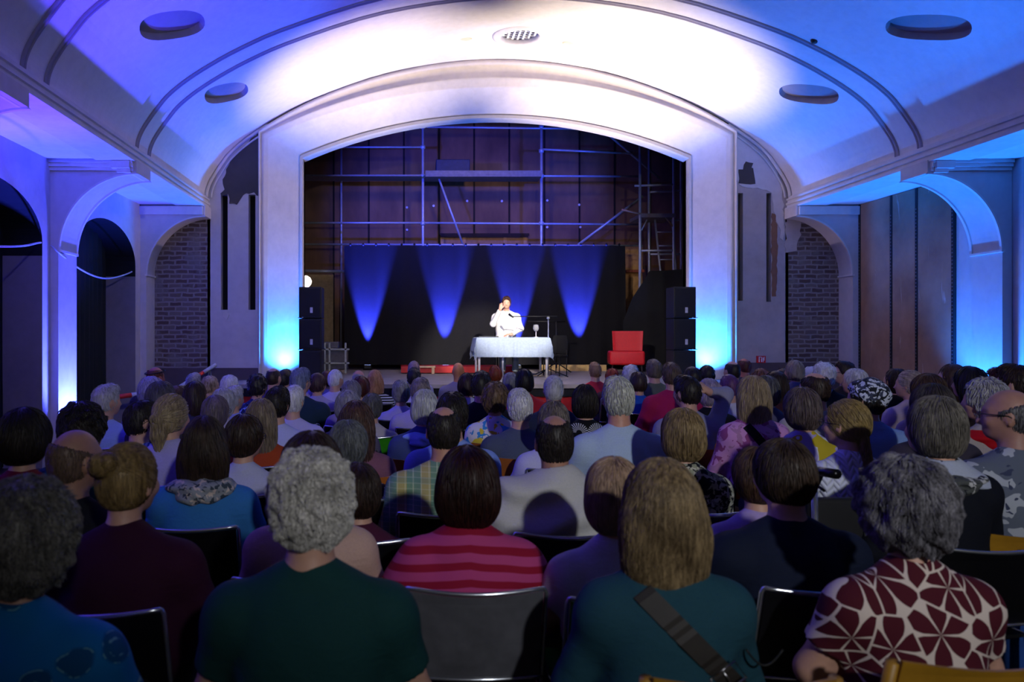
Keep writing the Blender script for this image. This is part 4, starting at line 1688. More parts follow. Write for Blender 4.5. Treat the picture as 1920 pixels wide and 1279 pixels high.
class Fig:
    """joint positions of one seated figure (local, facing +Y, hips over the origin, floor at z=0)"""

    def __init__(s, T, fat=1.0, sex='f', yaw=0, pitch=0, roll=0, seat=0.46, arms='lap', lean=0.0, turn=0.0):
        s.T, s.fat, s.sex, s.seat = T, fat, sex, seat
        tall = T - seat - 0.84
        s.sh = T - (0.342 if sex == 'm' else 0.335)               # shoulder height
        s.sw = (0.185 if sex == 'm' else 0.160) * (0.6 + 0.4 * fat)    # shoulder half width
        s.lean = lean
        s.hipz = seat + 0.11
        s.R = rotmat(yaw, pitch, roll)
        s.hy = lean                                                  # head forward offset
        s.piv = np.array((0, s.hy - 0.015, T - 0.205))
        s.arms = arms
        sz = s.sh - 0.055
        s.j = {}
        for sd, sg in (('l', -1), ('r', 1)):
            s.j['s' + sd] = np.array((sg * s.sw, s.hy * 0.8 - 0.03, sz))
            el = np.array((sg * (s.sw + 0.075 * fat), s.hy * 0.4 + 0.04, max(s.sh - 0.30, seat + 0.17)))
            wr = np.array((sg * 0.075, 0.27, seat + 0.20))
            hd = np.array((-sg * 0.5, 0.85, -0.15))
            up = np.array((0, 0.15, 1.0))
            if arms == 'crossed':
                wr = np.array((-sg * 0.07, 0.22 * fat, s.sh - 0.27 + 0.02 * sg))
                hd = np.array((-sg * 1.0, 0.0, 0.1))
            a = arms.get(sd) if isinstance(arms, dict) else None
            s.j['hc' + sd] = 0.5
            if a:
                el = np.array(a[0])
                wr = np.array(a[1])
                hd = np.array(a[2])
                up = np.array(a[3])
                s.j['hc' + sd] = a[4]
            s.j['e' + sd], s.j['w' + sd] = el, wr
            hd = hd / np.linalg.norm(hd)
            up = up - hd * (up @ hd)
            up = up / np.linalg.norm(up)
            s.j['hd' + sd], s.j['hu' + sd] = hd, up
            sx = np.cross(hd, up)
            sx = sx if sx[0] * (-sg) > 0 else -sx
            s.j['hs' + sd] = sx
            s.j['h' + sd] = np.array((sg * 0.09, 0.0, seat + 0.085))
            s.j['k' + sd] = np.array((sg * 0.12, 0.43, seat + 0.06))
            s.j['a' + sd] = np.array((sg * 0.12, 0.42, 0.085))

    def H(s, p):
        return s.piv + s.R @ (np.array(p, float) - s.piv)

    def hp(s, x, y, z):
        """head coordinates: z from the top of the skull"""
        return np.array((x, s.hy + y, s.T + z), float)

    def bounds(s, m=0.04):
        P = [v for kk, v in s.j.items() if isinstance(v, np.ndarray) and kk[0] in 'sewhka' and len(kk) == 2]
        P = np.array(P)
        lo, hi = P.min(0) - 0.14, P.max(0) + 0.14
        w = s.sw + 0.12 * s.fat
        lo = np.minimum(lo, (-w, -0.22 * s.fat - 0.02, 0.0)) - m
        hi = np.maximum(hi, (w, 0.62, s.T + 0.01)) + m
        lo[2] = -0.02
        return lo, hi

    def torso(s, F, e=0.0):
        f, sh, hy = s.fat, s.sh, s.hy
        bz = (sh - s.seat)
        wr = 0.150 if s.sex == 'm' else 0.135
        F.ell((0, hy * 0.7 - 0.035, sh - 0.13), (s.sw * 0.93, 0.105 * (0.5 + 0.5 * f), 0.17), 0.05, e=e)
        F.ell((0, hy * 0.5 - 0.025, sh - 0.27), (wr * f, 0.105 * f, 0.16), 0.06, e=e)
        F.ell((0, -0.02, s.seat + 0.14), (0.170 * f, 0.130 * f, 0.14), 0.06, e=e)
        F.cap((0, hy * 0.6 - 0.03, sh - 0.16), (0, -0.02, s.seat + 0.16), wr * f * 0.97, 0.150 * f, 0.06, fl=0.72, e=e)
        for sg in (-1, 1):
            F.cap((sg * 0.02, hy - 0.035, sh + 0.045), (sg * (s.sw - 0.01), hy * 0.8 - 0.035, sh - 0.045), 0.046, 0.050, 0.05, e=e)
            F.ell((sg * 0.075, hy * 0.7 - 0.07, sh - 0.12), (0.075, 0.05, 0.11), 0.05, e=e)
            if s.sex == 'f':
                F.ell((sg * 0.075, hy * 0.7 + 0.05, sh - 0.20), (0.07, 0.065, 0.07), 0.04, e=e)

    def arm(s, F, sd, e=0.0, part='all', fat=1.0):
        j = s.j
        f = 0.5 + 0.5 * s.fat
        cut = part != 'all'
        S, E, Wp = j['s' + sd], j['e' + sd], j['w' + sd]
        F.ell(S + (0, 0, -0.012), (0.062 * f, 0.060, 0.062), 0.05, e=e)
        r0, r1, r2, r3 = 0.055 * f, 0.043 * f, 0.041 * f, 0.027
        if part == 'cap':
            F.cap(S, S + (E - S) * 0.18, r0, r0 * 0.97, 0.04, e=e, cut=True)
        elif part == 'short':
            F.cap(S, S + (E - S) * 0.62, r0, r1 * 1.1, 0.04, e=e + 0.004, cut=True)
        else:
            F.cap(S, E, r0, r1, 0.045, e=e)
            if part == 'all' or part == 'long':
                F.cap(E, E + (Wp - E) * (0.93 if part == 'long' else 1.0), r2, r3 + 0.004 * cut, 0.03, e=e, cut=cut)
            elif part == 'elbow':
                F.cap(E, E + (Wp - E) * 0.3, r2, r2 * 0.93, 0.03, e=e, cut=True)

    def head(s, F, detail=False):
        R, piv, hp = s.R, s.piv, s.hp

        def E(c, r, k=0.03, op='+'):
            F.ell(hp(*c), r, k, op, R, piv)
        E((0, -0.008, -0.100), (0.0765, 0.097, 0.100))
        E((0, 0.030, -0.150), (0.060, 0.060, 0.072), 0.04)
        E((0, 0.055, -0.196), (0.034, 0.032, 0.026), 0.03)
        F.cap(s.H(hp(0, 0.086, -0.105)), s.H(hp(0, 0.108, -0.148)), 0.008, 0.0135, 0.016)
        for sg in (-1, 1):
            F.cap(s.H(hp(sg * 0.012, 0.084, -0.092)), s.H(hp(sg * 0.048, 0.070, -0.092)), 0.009, 0.008, 0.016)
            E((sg * 0.031, 0.099, -0.112), (0.017, 0.016, 0.012), 0.012, '-')
            E((sg * 0.031, 0.078, -0.112), (0.012, 0.012, 0.010), 0.003)
            E((sg * 0.040, 0.068, -0.145), (0.022, 0.022, 0.022), 0.02)
            F.ell(hp(sg * 0.080, -0.006, -0.128), (0.011, 0.019, 0.033), 0.008, '+', R, piv)
            E((sg * 0.090, -0.002, -0.124), (0.006, 0.010, 0.018), 0.004, '-')
        F.cap(s.H(hp(-0.022, 0.087, -0.176)), s.H(hp(0.022, 0.087, -0.176)), 0.007, 0.007, 0.008)
        F.cap(s.H(hp(-0.018, 0.086, -0.186)), s.H(hp(0.018, 0.086, -0.186)), 0.0075, 0.0075, 0.006)
        nr = 0.058 if s.sex == 'm' else 0.049
        F.cap(s.H(hp(0, -0.025, -0.17)), (0, s.hy - 0.035, s.sh + 0.01), nr, nr + 0.006, 0.03)

    def body(s, h=0.012, hands=True):
        F = Field(*s.bounds(), h)
        s.torso(F)
        j = s.j
        for sd in 'lr':
            s.arm(F, sd)
            if hands:
                hand(F, j['w' + sd], j['hd' + sd], j['hu' + sd], j['hs' + sd], j['hc' + sd])
            f = 0.6 + 0.4 * s.fat
            F.cap(j['h' + sd], j['k' + sd], 0.082 * f, 0.058, 0.04)
            F.cap(j['k' + sd], j['a' + sd] + (0, 0, 0.0), 0.056, 0.038, 0.03)
            F.cap(j['a' + sd] + (0, -0.02, -0.035), j['a' + sd] + (0, 0.14, -0.05), 0.036, 0.030, 0.03)
        s.head(F)
        return F

    def shirt(s, h, sleeve='long', hem=None, wr=0.0, e=0.012, rng=None):
        F = Field(*s.bounds(), h)
        s.torso(F, e)
        for sd in 'lr':
            s.arm(F, sd, e, sleeve)
        F.plane((0, 0, s.seat + 0.03 if hem is None else hem), (0, 0, 1))
        if wr:
            a, b = rng.uniform(0, 6, 2)
            F.ripple(lambda X, Y, Z: wr * (np.sin(34 * Z + 9 * np.sin(7 * X + a) + 5 * Y) * np.sin(9 * X + 4 * Z + b)))
        return F

    def trousers(s, h):
        F = Field(*s.bounds(), h)
        j = s.j
        F.ell((0, -0.02, s.seat + 0.14), (0.170 * s.fat, 0.130 * s.fat, 0.14), 0.06, e=0.010)
        f = 0.6 + 0.4 * s.fat
        for sd in 'lr':
            F.cap(j['h' + sd], j['k' + sd], 0.082 * f, 0.060, 0.04, e=0.012)
            F.cap(j['k' + sd], j['a' + sd], 0.058, 0.046, 0.03, e=0.012, cut=True)
        F.plane((0, 0, s.seat + 0.16), (0, 0, -1))
        return F

    # ---- hair
    def hair(s, style, h, rng, puff=1.0, face=True):
        puff = max(puff, 0.94)
        m = 0.06
        lo = s.H(s.hp(0, 0, -0.1)) - 0.30
        hi = s.H(s.hp(0, 0, -0.1)) + 0.22
        lo[2] = s.T - (0.60 if style in ('longer',) else 0.50 if style in ('long', 'pony', 'lowpony', 'braid') else 0.36)
        hi[2] = s.T + 0.12
        F = Field(lo, hi, h)
        R, piv, hp = s.R, s.piv, s.hp

        def E(c, r, k=0.03, op='+'):
            F.ell(hp(*c), np.array(r) * (puff if op == '+' else 1), k, op, R, piv)

        def C(a, b, r1, r2, k=0.02, op='+'):
            F.cap(s.H(hp(*a)), s.H(hp(*b)), r1, r2, k, op)
        bottom = -0.215
        if style in ('short', 'balding', 'fringe', 'crop'):
            t = {'short': 0.009, 'balding': 0.005, 'fringe': 0.005, 'crop': 0.005}[style]
            E((0, -0.012, -0.098), (0.0765 + t, 0.099 + t, 0.100 + t))
            E((0, -0.042, -0.150), (0.062 + t, 0.055 + t, 0.060 + t), 0.03)
            if style == 'short':
                E((0, 0.035, -0.030), (0.060, 0.055, 0.045), 0.03)
            E((0, 0.105, -0.150), (0.095, 0.090, 0.115), 0.012, '-')
            for sg in (-1, 1):
                E((sg * 0.088, 0.000, -0.145), (0.020, 0.027, 0.045), 0.008, '-')
            E((0, 0.02, -0.255), (0.13, 0.16, 0.062), 0.012, '-')
            if style == 'balding':
                E((0, 0.000, 0.012), (0.058, 0.115, 0.070), 0.012, '-')
            if style == 'fringe':
                E((0, 0.040, 0.010), (0.120, 0.150, 0.120), 0.012, '-')
        else:
            if style in ('bob', 'long', 'longer'):
                E((0, -0.015, -0.098), (0.093, 0.112, 0.116))
                E((0, -0.030, -0.165), (0.094, 0.088, 0.085), 0.04)
                bottom = -0.245
            elif style == 'shortbob':
                E((0, -0.014, -0.095), (0.091, 0.112, 0.112))
                E((0, -0.045, -0.145), (0.078, 0.065, 0.070), 0.04)
                bottom = -0.215
            elif style == 'curly':
                E((0, -0.016, -0.092), (0.102, 0.118, 0.118))
                E((0, -0.040, -0.155), (0.084, 0.075, 0.070), 0.04)
                bottom = -0.220
            elif style in ('bun', 'pony', 'lowpony', 'braid', 'tight'):
                E((0, -0.012, -0.098), (0.085, 0.108, 0.108))
                E((0, -0.040, -0.145), (0.070, 0.062, 0.062), 0.03)
                bottom = -0.205
            cut = {'bob': 0.30, 'long': 0.44, 'longer': 0.56}.get(style, -bottom + 0.06)
            if face:
                E((0, 0.125, -0.150), (0.092, 0.100, 0.130), 0.012, '-')
            if style in ('bob', 'shortbob', 'curly') or style in ('bun', 'pony', 'lowpony', 'braid', 'tight'):
                E((0, 0.02, bottom - 0.07), (0.18, 0.22, 0.085), 0.015, '-')
            if style == 'long':
                E((0, -0.055, -0.230), (0.105, 0.060, 0.145), 0.05)
                E((0.070, -0.02, -0.220), (0.04, 0.05, 0.12), 0.04)
                E((-0.070, -0.02, -0.220), (0.04, 0.05, 0.12), 0.04)
            if style == 'longer':
                E((0, -0.070, -0.280), (0.105, 0.050, 0.210), 0.05)
                E((0.070, -0.03, -0.260), (0.04, 0.05, 0.16), 0.04)
                E((-0.070, -0.03, -0.260), (0.04, 0.05, 0.16), 0.04)
            if style == 'bun':
                C((-0.004, -0.100, -0.045), (-0.006, -0.125, -0.045), 0.040, 0.036, 0.012)
                C((-0.03, -0.120, -0.06), (0.025, -0.130, -0.03), 0.026, 0.026, 0.006)
            if style == 'pony':
                C((0, -0.095, -0.105), (0, -0.125, -0.125), 0.022, 0.026, 0.012)
                F.cap(s.H(hp(0, -0.125, -0.125)), s.H(hp(0, -0.105, -0.215)), 0.028, 0.040, 0.02)
                F.cap(s.H(hp(0, -0.105, -0.215)), s.H(hp(0, -0.09, -0.36)), 0.040, 0.014, 0.02)
            if style in ('lowpony', 'braid'):
                q = [s.H(hp(0, -0.075, -0.185)) + np.array((0.002 * i, -0.02 - 0.006 * i, -0.030 * i)) for i in range(8)]
                for i in range(7):
                    F.cap(q[i], q[i + 1], 0.024 if style == 'braid' else 0.028, 0.018, 0.006)
        amp = {'curly': 0.013, 'long': 0.003, 'bob': 0.002, 'shortbob': 0.002}.get(style, 0.0012)
        ph = rng.uniform(0, 6, 6)
        fr = 75 if style == 'curly' else 30
        F.ripple(lambda X, Y, Z: amp * np.sin(fr * X + ph[0] + 2 * np.sin(fr * 0.5 * Z + ph[3])) * np.sin(fr * 0.9 * Y + ph[1]) * np.sin(fr * 0.8 * Z + ph[2] + np.sin(20 * X)))
        return F

    def flow(s, style):
        cr = s.H(s.hp(0, -0.03, 0.02))
        tie = {'bun': s.H(s.hp(0, -0.115, -0.045)), 'pony': s.H(s.hp(0, -0.11, -0.115)),
               'lowpony': s.H(s.hp(0, -0.09, -0.18)), 'braid': s.H(s.hp(0, -0.09, -0.18))}.get(style)
        low = s.T - 0.10

        def f(P):
            if tie is not None:
                D = tie - P
                far = np.linalg.norm(D, axis=1) < 0.05
                low2 = (P[:, 2] < tie[2] - 0.03) & (P[:, 1] < tie[1] + 0.02)
                D[far | low2] = (0, 0, -1)
                return D
            D = P - cr
            D[:, 2] = -np.abs(D[:, 2]) - 0.03
            return D
        return f


LOD = [(2.8, 0.0075, 0.0065), (4.3, 0.0105, 0.008), (6.0, 0.0135, 0.0105), (99, 0.017, 0.0135)]


def person(px, ytop, y, label, hair='short', hc=('#2a201a', '#4a382c'), sex='f', yaw=0, pitch=0, roll=0, fat=1.0,
           top=None, sleeve='long', legs='#20222c', sk='#c99a83', puff=1.0, arms='lap', lean=0.02, lift=None, extras=(),
           turn=0.0, curl=None, nstr=None, dx=0.0, wr=0.0015, x=None, T=None, seat=0.46, zoff=0.0, ret=False, strlen=None,
           feet=None, y2=0.0):
    rng = np.random.default_rng(int(px * 7 + ytop * 13))
    if lift is None:
        lift = {'curly': 0.028, 'bob': 0.020, 'long': 0.020, 'longer': 0.020, 'shortbob': 0.018, 'short': 0.014}.get(hair, 0.010) * puff
    X = XP(px, y) if x is None else x
    T = ZP(ytop, y) - lift - zoff if T is None else T
    hb, hh = next((a, b) for d, a, b in LOD if y < d)
    f = Fig(T, fat, sex, yaw, pitch, roll, seat, arms, lean)
    # the head sits over px: shift the hips so that a turned or leaning figure stays put
    p = thing('person', label, 'person', (X, y, zoff), math.radians(turn), 'audience seated in the hall' if zoff == 0 else None)
    fb = f.body(hb, hands=True)
    V, Q = fb.mesh()
    shoe = plain('shoe_leather', '#1c1816', 0.5)
    zc = V[Q].mean(1)
    mi = (zc[:, 2] < 0.085).astype(int)
    np_mesh('body', V, Q, [skin(sk), shoe], p, mi)
    if top is None:
        top = plain('cloth', '#555566')
    V, Q = f.shirt(hb, sleeve, wr=wr if y < 5 else 0, rng=rng).mesh()
    np_mesh('shirt', V, Q, top, p)
    V, Q = f.trousers(max(hb, 0.012)).mesh()
    np_mesh('trousers', V, Q, plain('trouser_cloth', legs, 0.8), p)
    if hair != 'none':
        F = f.hair(hair, hh, rng, puff)
        parts = [F.mesh()]
        n = nstr
        if n is None:
            n = 5200 if y < 2.8 else 2600 if y < 4.3 else 1200 if y < 6 else 420 if y < 8 else 150
            if hair in ('crop', 'fringe', 'balding'):
                n = int(n * 0.5)
        cv = curl if curl is not None else {'curly': 0.9}.get(hair, 0.06)
        ln = strlen or {'curly': 0.055, 'short': 0.035, 'balding': 0.03, 'fringe': 0.02, 'crop': 0.012, 'long': 0.16, 'longer': 0.2,
              'bob': 0.10, 'shortbob': 0.07}.get(hair, 0.08)
        if n:
            rr = 0.0016 if y < 2.8 else 0.0020 if y < 4.3 else 0.003
            parts.append(strands(F, n, rng, ln, rr * (1.25 if hair == 'curly' else 1), f.flow(hair), cv,
                                 lift=0.009 if hair == 'curly' else (0.002 if hair in ('crop', 'fringe', 'balding') else 0.0045),
                                 K=7 if y > 2.8 else 10))
        V, Q = join(parts)
        np_mesh('hair', V, Q, hairmat(hc[0], hc[1]), p)
    for ex in extras:
        EXTRA[ex[0]](p, f, rng, hb, *ex[1:])
    return (p, f) if ret else p


# ------------------------------------------------------------------ things worn
def x_glasses(p, f, rng, hb, col='#15151a', metal=0.0):
    m = plain('frame_plastic', col, 0.3, metal, 0.02)
    b = MB()
    for sg in (-1, 1):
        c = f.hp(sg * 0.033, 0.104, -0.113)
        b.tube([f.H(c + np.array((0.023 * math.cos(a), 0, 0.017 * math.sin(a)))) for a in np.linspace(0, 2 * math.pi, 15)], 0.0022, 6)
        b.tube([f.H(f.hp(sg * 0.056, 0.102, -0.108)), f.H(f.hp(sg * 0.084, 0.04, -0.110)), f.H(f.hp(sg * 0.087, 0.0, -0.112)), f.H(f.hp(sg * 0.084, -0.022, -0.128))], 0.0024, 6)
    b.tube([f.H(f.hp(-0.011, 0.106, -0.110)), f.H(f.hp(0.011, 0.106, -0.110))], 0.002, 6)
    b.build('glasses', m, p, smooth=True)


def x_collar(p, f, rng, hb, mat, h=0.035, r=0.062):
    F = Field((-0.14, f.hy - 0.18, f.sh - 0.06), (0.14, f.hy + 0.12, f.sh + 0.16), min(hb, 0.010) * 0.7)
    c0 = np.array((0, f.hy - 0.033, f.sh + 0.010))
    F.cap(c0, c0 + (0, 0.002, h + 0.02), r + 0.012, r + 0.002, 0.0, cut=True)
    F.cap(c0 + (0, 0.0, -0.03), c0 + (0, 0, h + 0.1), r - 0.004, r - 0.006, 0.004, '-')
    V, Q = F.mesh()
    np_mesh('collar', V, Q, mat, p)


def x_scarf(p, f, rng, hb, mat, r=0.036, drop=0.0):
    F = Field((-0.26, f.hy - 0.26, f.sh - 0.22), (0.26, f.hy + 0.2, f.sh + 0.16), min(hb, 0.011))
    F.ell((0, f.hy - 0.050, f.sh + 0.012 - drop), (0.165, 0.125, r * 1.35), 0.03)
    F.ell((0, f.hy - 0.085, f.sh - 0.022 - drop), (0.115, 0.095, r * 1.2), 0.02)
    F.ell((0, f.hy - 0.030, f.sh + 0.040 - drop), (0.092, 0.088, r * 0.9), 0.012)
    F.cap((0, f.hy - 0.03, f.sh + 0.03), (0, f.hy - 0.02, f.sh + 0.25), 0.058, 0.064, 0.01, '-')
    F.ripple(lambda X, Y, Z: 0.0055 * np.sin(95 * Z + 22 * X + 2 * np.sin(30 * X)) + 0.003 * np.sin(60 * X + 40 * Y))
    V, Q = F.mesh()
    np_mesh('scarf', V, Q, mat, p)


def x_shawl(p, f, rng, hb, mat, folds=0.010, low=0.34, fr=46, swoop=3.0, wide=0.03, name='shawl', hood=0.0):
    """a wrap over both shoulders, folds hanging in swoops across the back"""
    lo, hi = f.bounds()
    lo = lo - 0.04
    hi = hi + 0.04
    lo[2] = f.sh - low - 0.06
    hi[2] = f.sh + 0.16
    F = Field(lo, hi, min(hb, 0.009))
    f.torso(F, 0.018 + folds * 1.1)
    for sd in 'lr':
        f.arm(F, sd, 0.020 + folds * 1.1, 'elbow')
        S, E = f.j['s' + sd], f.j['e' + sd]
        F.cap(S + (0, -0.02, 0), E + (0, -0.06, 0.02), 0.075, 0.07 + wide, 0.06)
    F.ell((0, f.hy * 0.6 - 0.06, f.sh - 0.18), (f.sw * 1.05 + wide, 0.110 + folds, 0.20), 0.05)
    if hood:
        F.ell((0, f.hy - 0.06, f.sh + 0.01), (0.13, 0.10, hood), 0.04)
        F.cap((0, f.hy - 0.02, f.sh - 0.02), (0, f.hy - 0.01, f.sh + 0.2), 0.062, 0.075, 0.01, '-')
    F.plane((0, 0, f.sh - low), (0, 0, 1))
    a = rng.uniform(0, 6)
    F.ripple(lambda X, Y, Z: folds * np.where(Y < 0.12, 1, 0.3) * np.sin(fr * (Z - f.sh) + swoop * np.cos(4.5 * X + 0.3) * 2 + 1.2 * np.sin(11 * X + a) + a)
             * (0.65 + 0.35 * np.sin(8 * X + 13 * Z + a)))
    V, Q = F.mesh()
    np_mesh(name, V, Q, mat, p)


def x_vest(p, f, rng, hb, mat):
    V, Q = f.shirt(hb, 'cap', e=0.022, wr=0).mesh()
    np_mesh('cardigan', V, Q, mat, p)


def x_strap(p, f, rng, hb, mat, sg=1, buckle=False, w=0.028):
    """bag strap from one shoulder across the back to the other hip"""
    F = Field(*f.bounds(), 0.016)
    f.torso(F, 0.017)
    P = []
    K = 26
    for i in range(K + 1):
        t = i / K
        x = sg * (0.085 - 0.27 * t)
        z = f.sh + 0.02 - (f.sh - f.seat - 0.18) * t
        # march in from behind the back until the cloth is met
        ys = np.linspace(-0.30, 0.05, 60)
        q = np.stack([np.full(60, x), ys, np.full(60, z)], 1)
        v = F.sample(q)
        k = int(np.argmax(v < 0.003)) if (v < 0.003).any() else 59
        P.append(np.array((x, ys[k], z)))
    b = MB()
    d = np.array((0.42 * 1, 0, 0.9 * sg))
    d = np.array((1.0, 0, -sg * 0.75))
    d /= np.linalg.norm(d)
    rows = [[tuple(q + d * w), tuple(q - d * w), tuple(q - d * w + (0, -0.006, 0)), tuple(q + d * w + (0, -0.006, 0))] for q in P]
    b.loft(rows, close=True)
    o = b.build('bag_strap', mat, p, smooth=False)
    if buckle:
        c = P[int(K * 0.78)]
        b = MB()
        u = np.array((-sg * 0.58, 0, -0.81))
        cc = [c + d * a * 0.040 + u * q * 0.026 + (0, -0.012, 0) for a, q in ((-1, -1), (1, -1), (1, 1), (-1, 1), (-1, -1))]
        b.tube(cc, 0.0035, 8)
        b.tube([c + u * 0.026 + (0, -0.012, 0), c - u * 0.026 + (0, -0.012, 0)], 0.0025, 8)
        b.build('buckle', plain('steel', '#c8c8c8', 0.25, 1.0, 0.02), o, smooth=True)['label'] = 'silver rectangular buckle'


def x_headscarf(p, f, rng, hb, mat):
    F = Field(f.H(f.hp(0, 0, -0.1)) - 0.24, f.H(f.hp(0, 0, -0.1)) + 0.24, min(hb, 0.009))
    F.ell(f.hp(0, -0.02, -0.075), (0.096, 0.122, 0.098), 0.02, '+', f.R, f.piv)
    F.ell(f.hp(0, -0.10, -0.11), (0.050, 0.035, 0.045), 0.03, '+', f.R, f.piv)
    F.ell(f.hp(0, 0.12, -0.170), (0.14, 0.10, 0.115), 0.01, '-', f.R, f.piv)
    F.ell(f.hp(0, 0.0, -0.240), (0.16, 0.16, 0.100), 0.01, '-', f.R, f.piv)
    a = rng.uniform(0, 6)
    F.ripple(lambda X, Y, Z: 0.005 * np.sin(60 * Z + 30 * X + 3 * np.sin(25 * Y + a)))
    V, Q = F.mesh()
    np_mesh('headscarf', V, Q, mat, p)


def x_cap(p, f, rng, hb, mat):
    F = Field(f.H(f.hp(0, 0, -0.1)) - 0.26, f.H(f.hp(0, 0, -0.1)) + 0.26, min(hb, 0.011))
    F.ell(f.hp(0, -0.01, -0.060), (0.092, 0.115, 0.080), 0.02, '+', f.R, f.piv)
    F.ell(f.hp(0, 0.13, -0.072), (0.075, 0.075, 0.012), 0.012, '+', f.R, f.piv)
    F.ell(f.hp(0, -0.02, -0.180), (0.16, 0.2, 0.095), 0.006, '-', f.R, f.piv)
    V, Q = F.mesh()
    np_mesh('peaked_cap', V, Q, mat, p)


def x_band(p, f, rng, hb, mat, z=-0.03, tilt=0.02):
    b = MB()
    b.tube([f.H(f.hp(0.098 * math.cos(a), -0.012 + 0.118 * math.sin(a), z + tilt * math.sin(a))) for a in np.linspace(0, 2 * math.pi, 25)], 0.006, 6)
    b.build('head_strap', mat, p, smooth=True)


def x_earring(p, f, rng, hb, mat, sg=1):
    b = MB()
    c = f.hp(sg * 0.090, 0.0, -0.172)
    b.tube([f.H(c + np.array((0, 0.012 * math.cos(a), 0.012 * math.sin(a)))) for a in np.linspace(0, 2 * math.pi, 12)], 0.002, 6)
    b.build('earring', mat, p, smooth=True)


def x_broadcollar(p, f, rng, hb, mat):
    """wide flat collar lying over the shoulders"""
    lo, hi = f.bounds()
    lo[2], hi[2] = f.sh - 0.16, f.sh + 0.12
    F = Field(lo, hi, min(hb, 0.009))
    f.torso(F, 0.024)
    F.plane((0, 0, f.sh - 0.055), (0, 0.35, 1))
    F.cap((0, f.hy - 0.035, f.sh - 0.05), (0, f.hy - 0.035, f.sh + 0.2), 0.060, 0.060, 0.005, '-')
    F.plane((-f.sw * 1.0, 0, 0), (1, 0, 0.2))
    F.plane((f.sw * 1.0, 0, 0), (-1, 0, 0.2))
    V, Q = F.mesh()
    np_mesh('broad_collar', V, Q, mat, p)


EXTRA = {'glasses': x_glasses, 'collar': x_collar, 'scarf': x_scarf, 'shawl': x_shawl, 'cardigan': x_vest, 'strap': x_strap,
         'headscarf': x_headscarf, 'cap': x_cap, 'band': x_band, 'earring': x_earring, 'broad_collar': x_broadcollar}

# ------------------------------------------------------------------ cloth materials
def _cloth(name, col, var):
    t = NT(name)
    c = srgb(col)
    n = t.noise(t.coord(), 160, 2)
    n2 = t.noise(t.coord((1, 1, 2.2)), 13, 3, 0.5, 0.6)
    t.bump(t.math('ADD', t.math('MULTIPLY', n2, 1.0), t.math('MULTIPLY', n, 0.12)), 0.35, 0.012)
    return t.out(t.ramp(n, [(0.3, tuple(x * (1 - var) for x in c)), (0.7, c)]), 0.85, 0, 0.2)


def cl(col, var=0.1):
    return M('cloth', _cloth, col, var)


def _stripes(name, a, bcol, period, axis, w, soft, wav):
    t = NT(name)
    sp = t.n('ShaderNodeSeparateXYZ', {0: t.coord()})
    q = sp.outputs[axis]
    n = t.noise(t.coord(), 3.0, 2)
    q = t.math('ADD', q, t.math('MULTIPLY', n, wav))
    q = t.math('ADD', q, t.math('MULTIPLY', t.math('ABSOLUTE', sp.outputs[0 if axis == 2 else 2]), 0.10 * (wav > 0.02)))
    f = t.math('FRACT', t.math('DIVIDE', q, period))
    c = t.ramp(f, [(0.0, srgb(a)), (w, srgb(a)), (min(w + soft, 0.98), srgb(bcol)), (0.995 - soft, srgb(bcol)), (1.0, srgb(a))])
    n3 = t.noise(t.coord((1, 1, 2.2)), 13, 3)
    t.bump(n3, 0.3, 0.01)
    return t.out(c, 0.85, 0, 0.2)


def stripes_m(a, b_, period=0.03, axis=0, w=0.45, soft=0.02, wav=0.0):
    return M('striped_cloth', _stripes, a, b_, period, axis, w, soft, wav)


def _plaid(name, base, a, b_):
    t = NT(name)
    sp = t.n('ShaderNodeSeparateXYZ', {0: t.coord()})
    def band(q, per, lo, hi):
        f = t.math('FRACT', t.math('DIVIDE', q, per))
        return t.math('MULTIPLY', t.math('GREATER_THAN', f, lo), t.math('LESS_THAN', f, hi))
    c = t.mix(t.math('MULTIPLY', band(sp.outputs[0], 0.115, 0.0, 0.42), 0.85), srgb(base), srgb(a))
    c = t.mix(t.math('MULTIPLY', band(sp.outputs[0], 0.0383, 0.0, 0.14), 0.5), c, srgb('#d0d4b0'))
    c = t.mix(t.math('MULTIPLY', band(sp.outputs[2], 0.10, 0.0, 0.30), 0.35), c, srgb(b_))
    c = t.mix(t.math('MULTIPLY', band(sp.outputs[2], 0.025, 0.0, 0.16), 0.2), c, srgb('#e0e0c8'))
    t.bump(t.noise(t.coord((1, 1, 2.2)), 12, 3), 0.3, 0.012)
    return t.out(c, 0.85, 0, 0.2)


def _paisley(name, base, dark, line):
    t = NT(name)
    v = t.coord((1, 1, 1))
    nv = t.n('ShaderNodeTexNoise', {'Vector': v, 'Scale': 9.0, 'Detail': 2.0})
    vv = t.n('ShaderNodeVectorMath', {0: v, 1: t.n('ShaderNodeVectorMath', {0: nv.outputs['Color'], 'Scale': 0.05}, operation='SCALE').outputs[0]}, operation='ADD')
    vo = t.n('ShaderNodeTexVoronoi', {'Vector': vv.outputs[0], 'Scale': 9.5})
    d = vo.outputs['Distance']
    rings = t.math('SINE', t.math('MULTIPLY', d, 34.0))
    c = t.mix(t.ramp(d, [(0.38, (0, 0, 0)), (0.46, (1, 1, 1))]), srgb(dark), srgb(base))
    fine = t.n('ShaderNodeTexVoronoi', {'Vector': v, 'Scale': 60.0})
    lm = t.math('MULTIPLY', t.math('GREATER_THAN', rings, 0.72), t.math('LESS_THAN', d, 0.42))
    lm = t.math('MULTIPLY', lm, t.math('LESS_THAN', fine.outputs['Distance'], 0.5))
    c = t.mix(t.math('MULTIPLY', lm, 0.55), c, srgb(line))
    t.bump(t.noise(v, 12, 3), 0.3, 0.01)
    return t.out(c, 0.85, 0, 0.2)


